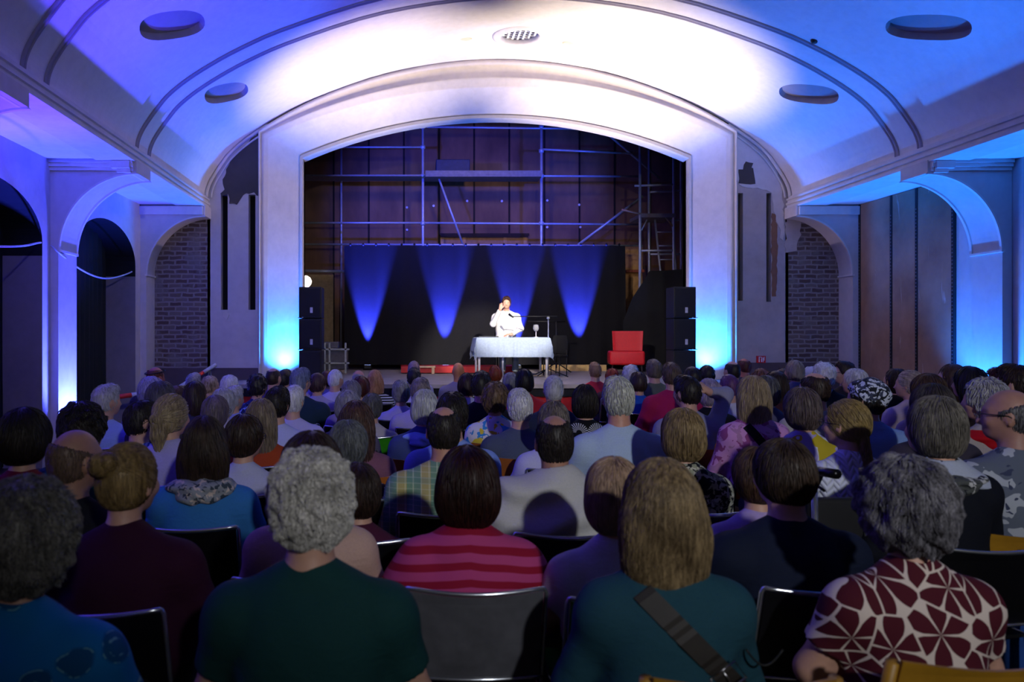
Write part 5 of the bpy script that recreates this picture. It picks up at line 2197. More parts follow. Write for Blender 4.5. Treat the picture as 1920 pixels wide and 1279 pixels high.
def _leaves(name, ground, leaf):
    """petals grouped round centres, light ground between them"""
    t = NT(name)
    sp = t.n('ShaderNodeSeparateXYZ', {0: t.coord()})
    uv = t.n('ShaderNodeCombineXYZ', {0: sp.outputs[0], 1: sp.outputs[2]})
    vo = t.n('ShaderNodeTexVoronoi', {'Vector': uv.outputs[0], 'Scale': 8.2, 'Randomness': 0.75}, voronoi_dimensions='2D')
    dl = t.n('ShaderNodeVectorMath', {0: t.n('ShaderNodeVectorMath', {0: uv.outputs[0], 'Scale': 1.0}, operation='SCALE').outputs[0], 1: vo.outputs['Position']}, operation='SUBTRACT')
    s2 = t.n('ShaderNodeSeparateXYZ', {0: dl.outputs[0]})
    ang = t.math('ARCTAN2', s2.outputs[1], s2.outputs[0])
    off = t.n('ShaderNodeSeparateColor', {0: vo.outputs['Color']})
    ph = t.math('MULTIPLY', off.outputs[0], 6.0)
    pet = t.math('ABSOLUTE', t.math('SINE', t.math('ADD', t.math('MULTIPLY', ang, 3.0), ph)))
    d = vo.outputs['Distance']
    ed = t.n('ShaderNodeTexVoronoi', {'Vector': uv.outputs[0], 'Scale': 8.2, 'Randomness': 0.75}, voronoi_dimensions='2D', feature='DISTANCE_TO_EDGE')
    lim = t.math('MULTIPLY', t.math('POWER', pet, 0.5), 0.84)
    inside = t.math('MULTIPLY', t.math('LESS_THAN', d, lim), t.math('GREATER_THAN', ed.outputs['Distance'], 0.022))
    inside = t.math('MULTIPLY', inside, t.math('GREATER_THAN', pet, t.math('SUBTRACT', 0.34, t.math('MULTIPLY', d, 0.35))))
    c = t.mix(inside, srgb(ground), srgb(leaf))
    t.bump(t.noise(t.coord(), 12, 3), 0.3, 0.01)
    return t.out(c, 0.85, 0, 0.2)


def _blots(name, base, a, b_, scale, thr):
    t = NT(name)
    v = t.coord()
    n1 = t.noise(v, scale, 2, 0.5, 0.8)
    n2 = t.noise(t.coord(loc=(5, 3, 1)), scale * 1.3, 2, 0.5, 0.8)
    c = t.mix(t.math('GREATER_THAN', n1, thr), srgb(base), srgb(a))
    c = t.mix(t.math('GREATER_THAN', n2, thr + 0.03), c, srgb(b_))
    t.bump(t.noise(v, 12, 3), 0.3, 0.01)
    return t.out(c, 0.85, 0, 0.2)


def blots(base, a, b_, scale=14.0, thr=0.56):
    return M('printed_cloth', _blots, base, a, b_, scale, thr)


def _spots(name, base, a, scale, r):
    t = NT(name)
    vo = t.n('ShaderNodeTexVoronoi', {'Vector': t.coord(), 'Scale': scale})
    c = t.mix(t.math('LESS_THAN', vo.outputs['Distance'], r), srgb(base), srgb(a))
    n = t.noise(t.coord(), 20, 2)
    c = t.mix(t.math('MULTIPLY', t.math('GREATER_THAN', n, 0.58), 0.6), c, srgb('#6d1a2c'))
    return t.out(c, 0.85, 0, 0.2)


def _fans(name, base, line):
    t = NT(name)
    sp = t.n('ShaderNodeSeparateXYZ', {0: t.coord()})
    P = 0.13
    zi = t.math('DIVIDE', sp.outputs[2], P * 0.7)
    row = t.math('FLOOR', zi)
    u = t.math('ADD', t.math('DIVIDE', sp.outputs[0], P), t.math('MULTIPLY', row, 0.5))
    fx = t.math('SUBTRACT', t.math('FRACT', u), 0.5)
    fz = t.math('MULTIPLY', t.math('FRACT', zi), 0.7)
    ang = t.math('ARCTAN2', fz, fx)
    ln = t.math('GREATER_THAN', t.math('SINE', t.math('MULTIPLY', ang, 26.0)), 0.1)
    rr = t.math('SQRT', t.math('ADD', t.math('MULTIPLY', fx, fx), t.math('MULTIPLY', fz, fz)))
    m = t.math('MULTIPLY', ln, t.math('MULTIPLY', t.math('GREATER_THAN', rr, 0.16), t.math('LESS_THAN', rr, 0.52)))
    return t.out(t.mix(m, srgb(base), srgb(line)), 0.85, 0, 0.2)


def _cable(name, col):
    t = NT(name)
    sp = t.n('ShaderNodeSeparateXYZ', {0: t.coord()})
    f = t.math('ABSOLUTE', t.math('SUBTRACT', t.math('FRACT', t.math('DIVIDE', sp.outputs[0], 0.055)), 0.5))
    z = t.math('ABSOLUTE', t.math('SINE', t.math('ADD', t.math('MULTIPLY', sp.outputs[2], 90.0), t.math('MULTIPLY', f, 7.0))))
    h = t.math('ADD', t.math('MULTIPLY', f, 1.4), t.math('MULTIPLY', z, 0.5))
    t.bump(h, 0.9, 0.012)
    c = srgb(col)
    return t.out(t.ramp(h, [(0.15, tuple(x * 0.72 for x in c)), (0.6, c)]), 0.9, 0, 0.15)


WHT = '#d8dae2'
BLK = ('#15110f', '#2b2320')
DBR = ('#1c1310', '#3d2b22')
BRN = ('#34241a', '#5e4433')
AUB = ('#2e120d', '#5a261a')
RED_ = ('#5e2410', '#a04a22')
GRY = ('#5c5a5c', '#98969a')
LGR = ('#8a888c', '#c4c2c6')
WHI = ('#a9a6aa', '#eceaec')
BLO = ('#6e5638', '#b79b6c')
ASH = ('#5c4a38', '#96805f')
DGR = ('#38363a', '#6a686c')
MIX = ('#4a3a2e', '#8b7558')

PEOPLE = []


def P(*a, **k):
    PEOPLE.append((a, k))


gl = ('glasses',)
# ---- rows nearest the camera
P(40, 905, 1.95, 'person with thick grey curls in a blue paisley blouse at the left edge', hair='curly', hc=('#45443f', '#8a8780'), fat=1.22, top=M('paisley', _paisley, '#0f6fae', '#0a4f80', '#7fc0c8'), sleeve='short', puff=1.12, yaw=-12, roll=3, hb_=0)
P(583, 842, 2.08, 'person with short white curls in a dark green polo shirt', hair='curly', hc=('#a8a59c', '#f2eee6'), sex='m', fat=1.12, top=cl('#143c3c'), sleeve='short', puff=1.0, yaw=3, extras=[('collar', cl('#12393a'), 0.03)], curl=1.5, strlen=0.05, nstr=9000)
P(1243, 860, 2.2, 'person with shoulder length fair brown hair in a teal top with a shoulder bag strap', hair='long', hc=('#4a3b28', '#96805c'), fat=1.02, top=cl('#1d4350'), yaw=6, puff=1.03, curl=0.30, strlen=0.25, nstr=7500, extras=[('strap', plain('strap_leather', '#2a2622', 0.6), -1, True)])
P(1702, 862, 2.3, 'person with big grey wavy hair in a white blouse with dark red petals', hair='curly', hc=('#3c3a3e', '#86838a'), fat=1.12, top=M('petal_print', _leaves, '#cfc0b4', '#4a1420'), sleeve='short', puff=1.12, curl=0.5, strlen=0.11)
P(235, 832, 2.65, 'person with a blond bun in a dark maroon jumper', hair='bun', hc=('#5d4a2e', '#a08655'), fat=1.28, top=cl('#340e2a'), yaw=-22, roll=2)
P(583, 820, 2.95, 'person with dark hair in a beige jumper hidden behind the white curls', hair='shortbob', hc=DBR, fat=1.05, top=cl('#c8a598'), yaw=0, puff=1.25)
P(877, 843, 2.85, 'person with a dark red brown bob wrapped in a pink striped shawl', hair='bob', hc=('#170a08', '#33160f'), fat=1.12, top=cl('#b02850'), yaw=-4, puff=1.16, extras=[('shawl', stripes_m('#8c1230', '#b04076', 0.052, 2, 0.42, 0.03, 0.03), 0.007, 0.40, 26, 1.8, 0.02, 'shawl', 0.06)])
P(1178, 857, 2.75, 'person with a smooth fair bob in a white top beside the teal top', hair='bob', hc=('#7c6450', '#b89a80'), fat=0.98, top=cl('#c9c7cf'), sleeve='short', yaw=8, x=XP(1152, 2.75))
P(1472, 822, 2.85, 'person with short brown hair in a wide dark navy jumper', hair='shortbob', hc=('#241a14', '#46362a'), sex='m', fat=1.25, top=cl('#10182e'), yaw=12, puff=1.0)
# ---- third row
P(44, 768, 3.56, 'person with dark hair in a dark red top beside the left piers', hair='shortbob', hc=BLK, fat=1.08, top=cl('#6a1424'), sleeve='none', yaw=-15, puff=1.12)
P(137, 802, 3.11, 'bald person with glasses in a black shirt on the left', hair='fringe', hc=('#4a3c34', '#6c5648'), sex='m', fat=1.1, top=cl('#16161e'), sleeve='short', yaw=-38, extras=[gl], sk='#a87c66')
P(383, 778, 3.33, 'person with a dark brown bob and patterned scarf in a bright blue tee', hair='long', hc=('#1e1512', '#3c2c24'), fat=1.14, top=cl('#3273b8'), sleeve='short', yaw=-8, puff=0.98, extras=[('scarf', blots('#8a8f98', '#c8b8b0', '#3a4450', 30.0), 0.036, -0.02)])
P(832, 760, 3.45, 'balding person with dark fringe hair in a green plaid shirt', hair='balding', hc=BLK, sex='m', fat=1.22, top=M('plaid', _plaid, '#6d8e74', '#b3a262', '#4e7f78'), sleeve='long', yaw=4, sk='#b98770', extras=[('collar', M('plaid', _plaid, '#6d8e74', '#b3a262', '#4e7f78'), 0.03)])
P(1040, 776, 3.62, 'balding dark haired person wrapped in a draped pale grey shawl', hair='balding', hc=BLK, sex='m', fat=1.06, top=cl('#17171d'), yaw=0, sk='#a87a64', extras=[('collar', cl('#101014'), 0.035, 0.066), ('shawl', cl('#b9b7b6'), 0.022, 0.42, 34, 2.6, 0.05, 'shawl', 0.07)])
P(1281, 765, 3.56, 'person with a fair layered bob in a black and white flowered blouse', hair='bob', hc=('#55442c', '#a28a60'), fat=0.96, top=blots('#14161f', '#b9b7a8', '#8d8f7a', 30.0, 0.53), yaw=10, puff=1.03, extras=[('strap', cl('#15151a'), 1)])
P(1440, 838, 3.45, 'person in a lilac shirt mostly hidden behind the navy jumper', hair='shortbob', hc=BRN, fat=1.0, top=cl('#a995c4'), sleeve='short', x=XP(1420, 3.45))
P(1592, 749, 4.24, 'person with a low fair braid and glasses in a white cable knit jumper', hair='braid', hc=('#6e5c3c', '#a89058'), fat=1.0, top=M('cable_knit', _cable, '#d4d8ea'), yaw=38, extras=[gl])
P(1757, 741, 3.79, 'person with a grey brown bob in a navy top with a white broad collar', hair='bob', hc=('#3c3834', '#7c766c'), fat=1.10, top=cl('#0e111c'), yaw=25, puff=0.99, extras=[('broad_collar', cl('#a9b0c4')), ('scarf', blots('#4a4d4c', '#b8b8b8', '#20242c', 26.0), 0.022)])
P(1899, 727, 3.84, 'bald person with glasses in a flowered shirt at the right edge', hair='fringe', hc=DGR, sex='m', fat=1.18, top=blots('#5c6474', '#a8aeb8', '#39405a', 12.0, 0.58), sleeve='short', yaw=55, extras=[gl], sk='#a87c6c')
P(652, 790, 4.07, 'person with smooth round grey hair in a dark flowered blouse', hair='shortbob', hc=('#3f4246', '#74777a'), fat=1.05, top=M('flower_print', _spots, '#1d0c18', '#c9a9ae', 44.0, 0.22), yaw=-18, puff=1.10)
P(688, 905, 3.33, 'person in a dark plum top low between the white curls and the plaid shirt', hair='shortbob', hc=DBR, fat=0.94, top=cl('#4b1a34'), x=XP(674, 3.33), T=1.04)
# ---- fourth row
P(153, 753, 4.35, 'person with bushy black hair and an earring in a green top', hair='curly', hc=BLK, fat=1.08, top=cl('#1d5a48'), yaw=-25, curl=0.4, puff=1.0, extras=[('earring', plain('gold', '#d8c080', 0.3, 0.9), 1)])
P(262, 752, 4.92, 'person with short black hair and glasses in a blue checked shirt', hair='short', hc=BLK, sex='m', fat=1.1, top=stripes_m('#4a63c8', '#bcc6f2', 0.022, 0, 0.4, 0.04), yaw=-52, extras=[gl, ('collar', cl('#9fb0ec'), 0.03)])
P(319, 741, 4.46, 'person with a long fair ponytail in a pale lilac top', hair='pony', hc=('#6c5c4c', '#b3a07c'), fat=1.0, top=cl('#a8a2d4'), yaw=-30, puff=1.06)
P(457, 776, 4.29, 'person with short dark brown hair and glasses in a white shirt', hair='shortbob', hc=DBR, fat=1.0, top=cl('#b4b6d4'), yaw=-28, puff=1.0, sleeve='short', extras=[gl, ('collar', cl('#c4c6e0'), 0.035)])
P(489, 746, 4.92, 'person with long straight ash blond hair in an orange top', hair='longer', hc=('#584a40', '#8c7c68'), fat=0.98, top=cl('#a0401c'), yaw=-12, puff=0.98)
P(668, 752, 4.69, 'person with loose long brown hair in a dusky pink top', hair='longer', hc=('#2a1c1a', '#5c4038'), fat=1.0, top=cl('#7c5064'), yaw=-14, puff=1.08, curl=0.2)
P(848, 738, 4.8, 'person with short black hair in a sky blue shirt', hair='short', hc=BLK, sex='m', fat=1.14, top=cl('#7f98dc'), yaw=-10, puff=1.08, extras=[('collar', cl('#8fa6e4'), 0.03)])
P(975, 730, 4.97, 'person with short white hair in a slate grey shirt', hair='short', hc=WHI, sex='m', fat=1.14, top=cl('#4c5468'), yaw=3, puff=1.02, extras=[('collar', cl('#4c5468'), 0.03)])
P(1038, 753, 4.58, 'person with grey brown parted hair in a white blouse', hair='shortbob', hc=('#3c3430', '#887c74'), fat=1.08, top=cl('#c0bede'), yaw=0, puff=1.05)
P(1160, 706, 4.46, 'tall person with cropped white hair in a pale blue dress shirt', hair='short', hc=('#8c8c86', '#cfcfc6'), sex='m', fat=1.18, top=cl('#a9bcd6'), yaw=2, extras=[('collar', cl('#b4c6de'), 0.04)], sk='#c08a74', puff=0.98)
P(1412, 703, 5.14, 'person with long straight blond hair in a pink paisley blouse', hair='long', hc=('#6c5a48', '#a89476'), fat=0.98, top=blots('#c48ac0', '#8a4478', '#a878a0', 11.0, 0.57), yaw=20, extras=[('strap', cl('#101014'), -1)])
P(1505, 724, 4.63, 'person with an ash brown bob in a yellow and white blouse', hair='bob', hc=('#3c3234', '#6c5c5c'), fat=1.14, top=blots('#cfd0d4', '#b8a428', '#9f95c8', 5.5, 0.52), yaw=14, puff=0.98)
P(1628, 712, 5.31, 'person with a patterned headscarf in a light blue tee', hair='tight', hc=BLK, fat=1.26, top=cl('#7d9ad0'), sleeve='short', yaw=48, extras=[('headscarf', blots('#3c4258', '#c9cfe0', '#20242c', 24.0, 0.50))])
P(1850, 708, 5.14, 'person with wavy white hair and a red scarf in a beige cardigan', hair='curly', hc=LGR, fat=1.06, top=cl('#b0a6a0'), yaw=48, puff=0.95, curl=0.35, extras=[('scarf', cl('#c01420'), 0.036)])
P(1749, 716, 4.86, 'person with dark grey brown hair behind the broad white collar', hair='bob', hc=('#1e1a1c', '#4a4244'), fat=1.0, top=cl('#3c3640'), yaw=20, puff=0.96)
# ---- fifth row
P(197, 720, 5.82, 'person with short white hair in a pale blue shirt by the left pier', hair='short', hc=LGR, sex='m', fat=1.12, top=cl('#8fa2e0'), yaw=-42, extras=[('collar', cl('#a0b2ec'), 0.03)])
P(300, 714, 5.71, 'person with dark grey hair in a charcoal top before the brick wall', hair='shortbob', hc=('#3a3744', '#5c566c'), fat=1.0, top=cl('#33323e'), yaw=-30, puff=1.0)
P(403, 740, 5.65, 'person with greyish brown hair and glasses in a lilac cardigan', hair='bob', hc=('#4a4148', '#7c6c74'), fat=1.08, top=cl('#6c6488'), yaw=-34, extras=[gl])
P(418, 727, 6.5, 'person with fair white hair leaning left in a cream top', hair='bob', hc=LGR, fat=1.0, top=cl('#b0a8c0'), yaw=-35)
P(519, 726, 5.59, 'person with short black hair in a plain white shirt', hair='short', hc=BLK, sex='m', fat=1.14, top=cl('#b8bde8'), yaw=-16, puff=1.04, extras=[('collar', cl('#c8ccf2'), 0.035)])
P(549, 723, 6.33, 'person with short white hair in a white ribbed shirt', hair='short', hc=WHI, sex='m', fat=1.02, top=cl('#b9b4dc'), yaw=-14)
P(652, 731, 5.71, 'person with wavy silver grey hair in a grey top', hair='shortbob', hc=('#6a6878', '#a09cae'), fat=1.0, top=cl('#5c5468'), yaw=-10, puff=1.02)
P(697, 737, 6.5, 'person with pinned up dark hair in a white lace top', hair='tight', hc=DGR, fat=0.98, top=cl('#b0a8ac'), yaw=-8, sleeve='short')
P(796, 728, 5.59, 'person with smooth white bobbed hair in a navy cardigan', hair='bob', hc=('#8f8f98', '#d4d4d8'), fat=1.1, top=cl('#3c4878'), yaw=-8, puff=0.88, extras=[('scarf', cl('#8fb0e8'), 0.026)])
P(928, 715, 5.71, 'person with curly light brown hair in a colourful printed tee', hair='curly', hc=('#3c2c20', '#7c6248'), fat=0.98, top=blots('#d8d6d8', '#3c8cc8', '#d8c23c', 9.0, 0.55), sleeve='short', yaw=-14, puff=0.98, curl=0.6)
P(1097, 719, 5.65, 'person with a glossy black bob in a black and white fan print top', hair='bob', hc=BLK, fat=0.98, top=M('fan_print', _fans, '#0c0c10', '#b9b9bd'), yaw=3, puff=0.92)
P(1038, 703, 6.61, 'person with sparse white hair in a dark navy polo shirt', hair='crop', hc=LGR, sex='m', fat=1.16, top=cl('#232a48'), yaw=0, extras=[('collar', cl('#232a48'), 0.045)])
P(1290, 704, 5.99, 'person with dark hair and one hand in the hair wearing a grey shirt', hair='short', hc=BLK, sex='m', fat=1.02, top=cl('#8d8aa6'), yaw=30, puff=1.02,
  arms={'r': ((0.33, 0.10, 1.16), (0.17, 0.03, 1.18), (-0.62, -0.1, 0.6), (0.6, -0.5, 0.4), 0.35)})
P(1438, 702, 6.27, 'person with a smooth grey bob in a slate grey top', hair='bob', hc=DGR, fat=1.0, top=cl('#54506a'), yaw=12, puff=0.88)
P(1530, 697, 6.16, 'balding person with glasses in a cream shirt', hair='balding', hc=DBR, sex='m', fat=1.12, top=cl('#a8a49c'), yaw=28, extras=[gl])
P(1742, 703, 5.82, 'person with thick brown hair in a rose top on the right', hair='shortbob', hc=BRN, fat=1.0, top=cl('#8c7c94'), yaw=24, puff=1.1)
P(1820, 686, 6.05, 'person with long black hair in a dark top by the right pier', hair='longer', hc=('#0c0a0b', '#1c1618'), fat=0.98, top=cl('#2a1c20'), yaw=34, puff=1.0)
P(1908, 684, 5.88, 'person with short dark hair in a grey shirt at the far right edge', hair='short', hc=DBR, sex='m', fat=1.05, top=cl('#4c4c58'), yaw=40)
# ---- sixth row
P(283, 706, 6.72, 'person with pale lavender grey hair in a blue grey top', hair='shortbob', hc=('#6c6890', '#a8a4cc'), fat=1.0, top=cl('#54588c'), yaw=-30, puff=1.05)
P(365, 713, 7.12, 'person with long dark brown hair in a dark blue top', hair='long', hc=DBR, fat=0.96, top=cl('#2a2c48'), yaw=-36, puff=0.9)
P(437, 723, 7.29, 'person with short white hair in a light blue shirt', hair='short', hc=LGR, sex='m', fat=1.0, top=cl('#8c94d4'), yaw=-32)
P(482, 700, 7.63, 'person with round black hair in a blue and black patterned top', hair='curly', hc=BLK, fat=1.0, top=blots('#20285c', '#7c90e0', '#0c1020', 20.0), yaw=-24, puff=0.92, curl=0.3)
P(562, 690, 7.01, 'person with short grey hair in a dark teal polo shirt', hair='short', hc=('#4c5272', '#8088a8'), sex='m', fat=1.26, top=cl('#1c3046'), yaw=-32, extras=[gl])
P(659, 712, 6.84, 'person with grey wavy hair in a lilac blouse', hair='shortbob', hc=('#5a5668', '#8c8694'), fat=1.0, top=cl('#8478a0'), yaw=-12, puff=0.98)
P(788, 709, 6.95, 'person with greyish blond hair in a pale lilac shirt', hair='short', hc=('#5c525c', '#94867c'), sex='m', fat=1.1, top=cl('#a9a0cc'), yaw=-6, puff=1.05)
P(902, 696, 7.18, 'person with short black hair in a black tee', hair='short', hc=BLK, sex='m', fat=1.0, top=cl('#14141c'), yaw=-12, puff=1.02)
P(1260, 680, 7.34, 'person with cropped brown hair in a magenta jumper', hair='short', hc=('#3c3028', '#6c5848'), sex='m', fat=1.28, top=cl('#a81c50'), yaw=4, puff=1.02, extras=[('collar', cl('#2a0c18'), 0.03)])
P(1330, 708, 7.18, 'person with a pale blond bob in a black jacket', hair='bob', hc=('#7c7098', '#b8a8b4'), fat=1.0, top=cl('#101018'), yaw=12, puff=0.84)
P(1368, 701, 7.46, 'person with a shaved head in a white vest', hair='crop', hc=('#4c2c5c', '#6c3c6c'), sex='m', fat=1.04, top=cl('#c0bcd0'), sleeve='none', yaw=8)
P(1605, 690, 7.18, 'person with white hair in a rust red jacket', hair='shortbob', hc=WHI, fat=1.04, top=cl('#8c4424'), yaw=42, puff=0.84)
P(1708, 694, 6.84, 'person with light blond hair in a pale pink top', hair='pony', hc=('#8c7c70', '#c4b098'), fat=1.0, top=cl('#b8a4b0'), yaw=42)
P(1787, 682, 7.01, 'person with a brown fringe and glasses in a white top', hair='long', hc=BRN, fat=0.96, top=cl('#c0bcc8'), yaw=66, extras=[gl])
P(1879, 690, 7.12, 'person with reddish hair and glasses between the dark heads at the right', hair='short', hc=AUB, sex='m', fat=1.0, top=cl('#544450'), yaw=62, extras=[gl])
# ---- seventh row
P(332, 722, 8.19, 'person with short chestnut hair in a brown cardigan', hair='shortbob', hc=BRN, fat=1.0, top=cl('#5c4844'), yaw=-34, puff=0.98)
P(430, 702, 8.14, 'person with combed white hair in a navy top', hair='shortbob', hc=WHI, fat=1.0, top=cl('#2c3460'), yaw=-28, puff=1.0)
P(512, 689, 8.31, 'balding person with brown hair in a plum shirt', hair='balding', hc=DBR, sex='m', fat=1.06, top=cl('#504068'), yaw=-22)
P(595, 698, 8.25, 'person with brown hair and a hand raised to the face in a white tee', hair='shortbob', hc=('#2c1c20', '#54383c'), fat=0.98, top=cl('#a49cc4'), yaw=-26, puff=0.86,
  arms={'l': ((-0.26, 0.20, 0.84), (-0.03, 0.25, 1.03), (0.10, -0.35, 0.93), (-0.3, 0.9, 0.3), 0.9)})
P(677, 705, 8.14, 'person with dark auburn hair in a plum cardigan', hair='shortbob', hc=AUB, fat=1.02, top=cl('#3c2434'), yaw=-6, puff=1.0)
P(745, 742, 7.97, 'person in a pale lilac sleeveless top near the stage aisle', hair='shortbob', hc=GRY, fat=1.0, top=cl('#a49cd4'), x=XP(752, 7.97), T=1.16)
P(875, 698, 8.31, 'person with a dark brown bob in a white top', hair='bob', hc=('#1c1014', '#3c2428'), fat=0.96, top=cl('#b4b0d0'), yaw=-8, puff=0.78)
P(983, 690, 8.25, 'person with a round black bob in a red top', hair='bob', hc=('#0c0a0c', '#1e1618'), fat=1.02, top=cl('#b02430'), yaw=6, puff=0.95)
P(1197, 696, 8.31, 'person with dark brown hair in a bright blue top', hair='shortbob', hc=('#241a18', '#48342c'), fat=0.98, top=cl('#1c50b0'), yaw=8, puff=0.86)
P(1427, 690, 8.14, 'person with reddish brown hair in a pink top', hair='shortbob', hc=('#4c2c20', '#84543c'), fat=1.0, top=cl('#6c5068'), yaw=20, puff=1.0)
P(1456, 694, 7.63, 'person with long dark brown hair in a dark red top', hair='long', hc=DBR, fat=0.94, top=cl('#3c1c24'), yaw=24, puff=0.78)
P(1545, 678, 7.97, 'person with a fluffy white head of hair in black with a pale collar', hair='curly', hc=WHI, fat=1.0, top=cl('#14141c'), yaw=38, puff=0.95, curl=0.4, extras=[('collar', cl('#a8b4e8'), 0.05, 0.072)])
P(1682, 690, 7.74, 'person with a dark brown bob in a black top', hair='bob', hc=DBR, fat=0.98, top=cl('#18161a'), yaw=44, puff=0.84)
# ---- eighth row
P(290, 687, 9.21, 'reddish balding person with a black head strap by the brick arch', hair='balding', hc=('#3c1c14', '#6c3424'), sex='m', fat=1.04, top=cl('#2c2838'), yaw=-35, sk='#a8604c', extras=[('band', plain('strap_black', '#0c0c10', 0.6), -0.055)])
P(362, 699, 9.38, 'person with short grey hair in a blue grey shirt before the brick wall', hair='short', hc=GRY, sex='m', fat=1.0, top=cl('#4c5070'), yaw=-28)
P(393, 703, 8.76, 'person with streaked blond hair turned to the right', hair='shortbob', hc=('#5c4434', '#c4ac90'), fat=0.98, top=cl('#6c4a54'), yaw=-50, puff=0.86)
P(533, 692, 9.38, 'person with dark hair before the glowing left reveal', hair='short', hc=BLK, sex='m', fat=1.0, top=cl('#3c4880'), yaw=-20)
P(613, 694, 9.55, 'person with dark maroon hair beside the white cropped head', hair='shortbob', hc=AUB, fat=1.0, top=cl('#a090b4'), yaw=-24, puff=0.86)
P(628, 692, 8.98, 'person with cropped white hair in a white collar shirt', hair='crop', hc=WHI, sex='m', fat=1.0, top=cl('#c0b8d8'), yaw=-34)
P(672, 693, 9.44, 'person with a bald pink crown in a grey shirt', hair='fringe', hc=GRY, sex='m', fat=1.06, top=cl('#6c6480'), yaw=-10, sk='#c08474')
P(703, 692, 9.27, 'person with long wavy ginger blond hair in black and white stripes', hair='long', hc=('#7c5038', '#c08c64'), fat=0.96, top=stripes_m('#0c0c10', '#c4c4c8', 0.03, 2, 0.5, 0.02), yaw=-10, puff=0.84)
P(776, 689, 9.27, 'person with short black hair in a white shirt', hair='short', hc=BLK, sex='m', fat=1.1, top=cl('#c0bce0'), yaw=-8, puff=1.0)
P(957, 697, 9.38, 'person with light grey hair in a red jacket', hair='bob', hc=GRY, fat=0.96, top=cl('#802430'), yaw=-4, puff=0.76)
P(1183, 683, 9.44, 'person with white curls in a cream blouse', hair='curly', hc=WHI, fat=0.98, top=cl('#a8a090'), yaw=8, puff=0.88, curl=0.6)
P(1227, 674, 9.38, 'person with brown grey hair in an olive shirt', hair='short', hc=('#3c3430', '#746658'), sex='m', fat=1.16, top=cl('#5c6050'), yaw=6, puff=1.04, extras=[('collar', cl('#6c7060'), 0.03)])
P(1298, 686, 9.21, 'person with black hair before the right loudspeakers', hair='shortbob', hc=BLK, fat=1.0, top=cl('#101018'), yaw=10, puff=0.92)
P(1374, 676, 9.27, 'balding person with black hair before the right reveal', hair='balding', hc=BLK, sex='m', fat=1.06, top=cl('#34304c'), yaw=14)
P(1469, 690, 9.15, 'person with curly chestnut hair in a lilac top', hair='curly', hc=BRN, fat=0.96, top=cl('#84708c'), yaw=26, puff=0.86, curl=0.6)
P(1491, 674, 8.76, 'person with a tall greyish blond bob in a blue grey top', hair='bob', hc=('#6c625c', '#9c9084'), fat=0.98, top=cl('#5c5c80'), yaw=30, puff=0.86)
P(1526, 688, 9.15, 'person with a white peaked cap', hair='short', hc=WHI, sex='m', fat=1.0, top=cl('#88809c'), yaw=60, extras=[('cap', cl('#d0ccdc'))])
P(1586, 677, 8.87, 'person with dark hair and glasses seen from the side by the right arch', hair='short', hc=DBR, sex='m', fat=1.0, top=cl('#241c20'), yaw=72, extras=[gl])
# ---- rows nearest the stage
P(776, 676, 10.85, 'person with thin pinkish grey hair at the stage edge', hair='crop', hc=('#7c6468', '#a88c8c'), sex='m', fat=1.0, top=cl('#a8a4c8'), yaw=-4)
P(859, 679, 11.02, 'bald person with an orange toned crown in a grey shirt', hair='none', sex='m', fat=1.0, top=cl('#8c8498'), yaw=-12, sk='#d08a58')  # orange skin tone over the whole body
P(929, 684, 10.57, 'person with ginger hair before the red podium', hair='shortbob', hc=RED_, fat=0.98, top=cl('#5c3c44'), yaw=-4, puff=0.86)
P(1116, 679, 11.07, 'person with short light brown hair in a red jumper', hair='short', hc=('#5c4434', '#8c6c54'), sex='m', fat=1.04, top=cl('#b42838'), yaw=2, extras=[('collar', cl('#c8bcc8'), 0.03)])
P(1148, 690, 10.57, 'person with copper red hair near the red armchair', hair='shortbob', hc=('#6c2410', '#b04818'), fat=0.96, top=cl('#44242c'), yaw=8, puff=0.84)
P(1326, 683, 10.28, 'person with dark blue lit hair before the cyan glow', hair='shortbob', hc=BLK, fat=0.96, top=cl('#1c2450'), yaw=12, puff=0.86)
P(1396, 671, 10.73, 'person with a reddish balding head by the fire sign', hair='balding', hc=AUB, sex='m', fat=1.0, top=cl('#2c2c40'), yaw=16, sk='#b06c58')

# ------------------------------------------------------------------ chairs
wood_c = plain('beech_ply', '#a85f24', 0.45, 0, 0.2, 4)
blk_c = plain('black_plastic', '#0b0b0f', 0.4)
chrome = plain('chrome', '#c8ccd2', 0.2, 0.9)
green_c = plain('green_plastic', '#2f8c14', 0.4)
smoke_c = plain('smoked_plastic', '#5a5a60', 0.25)
yel_c = plain('yellow_beech', '#a87a20', 0.45)


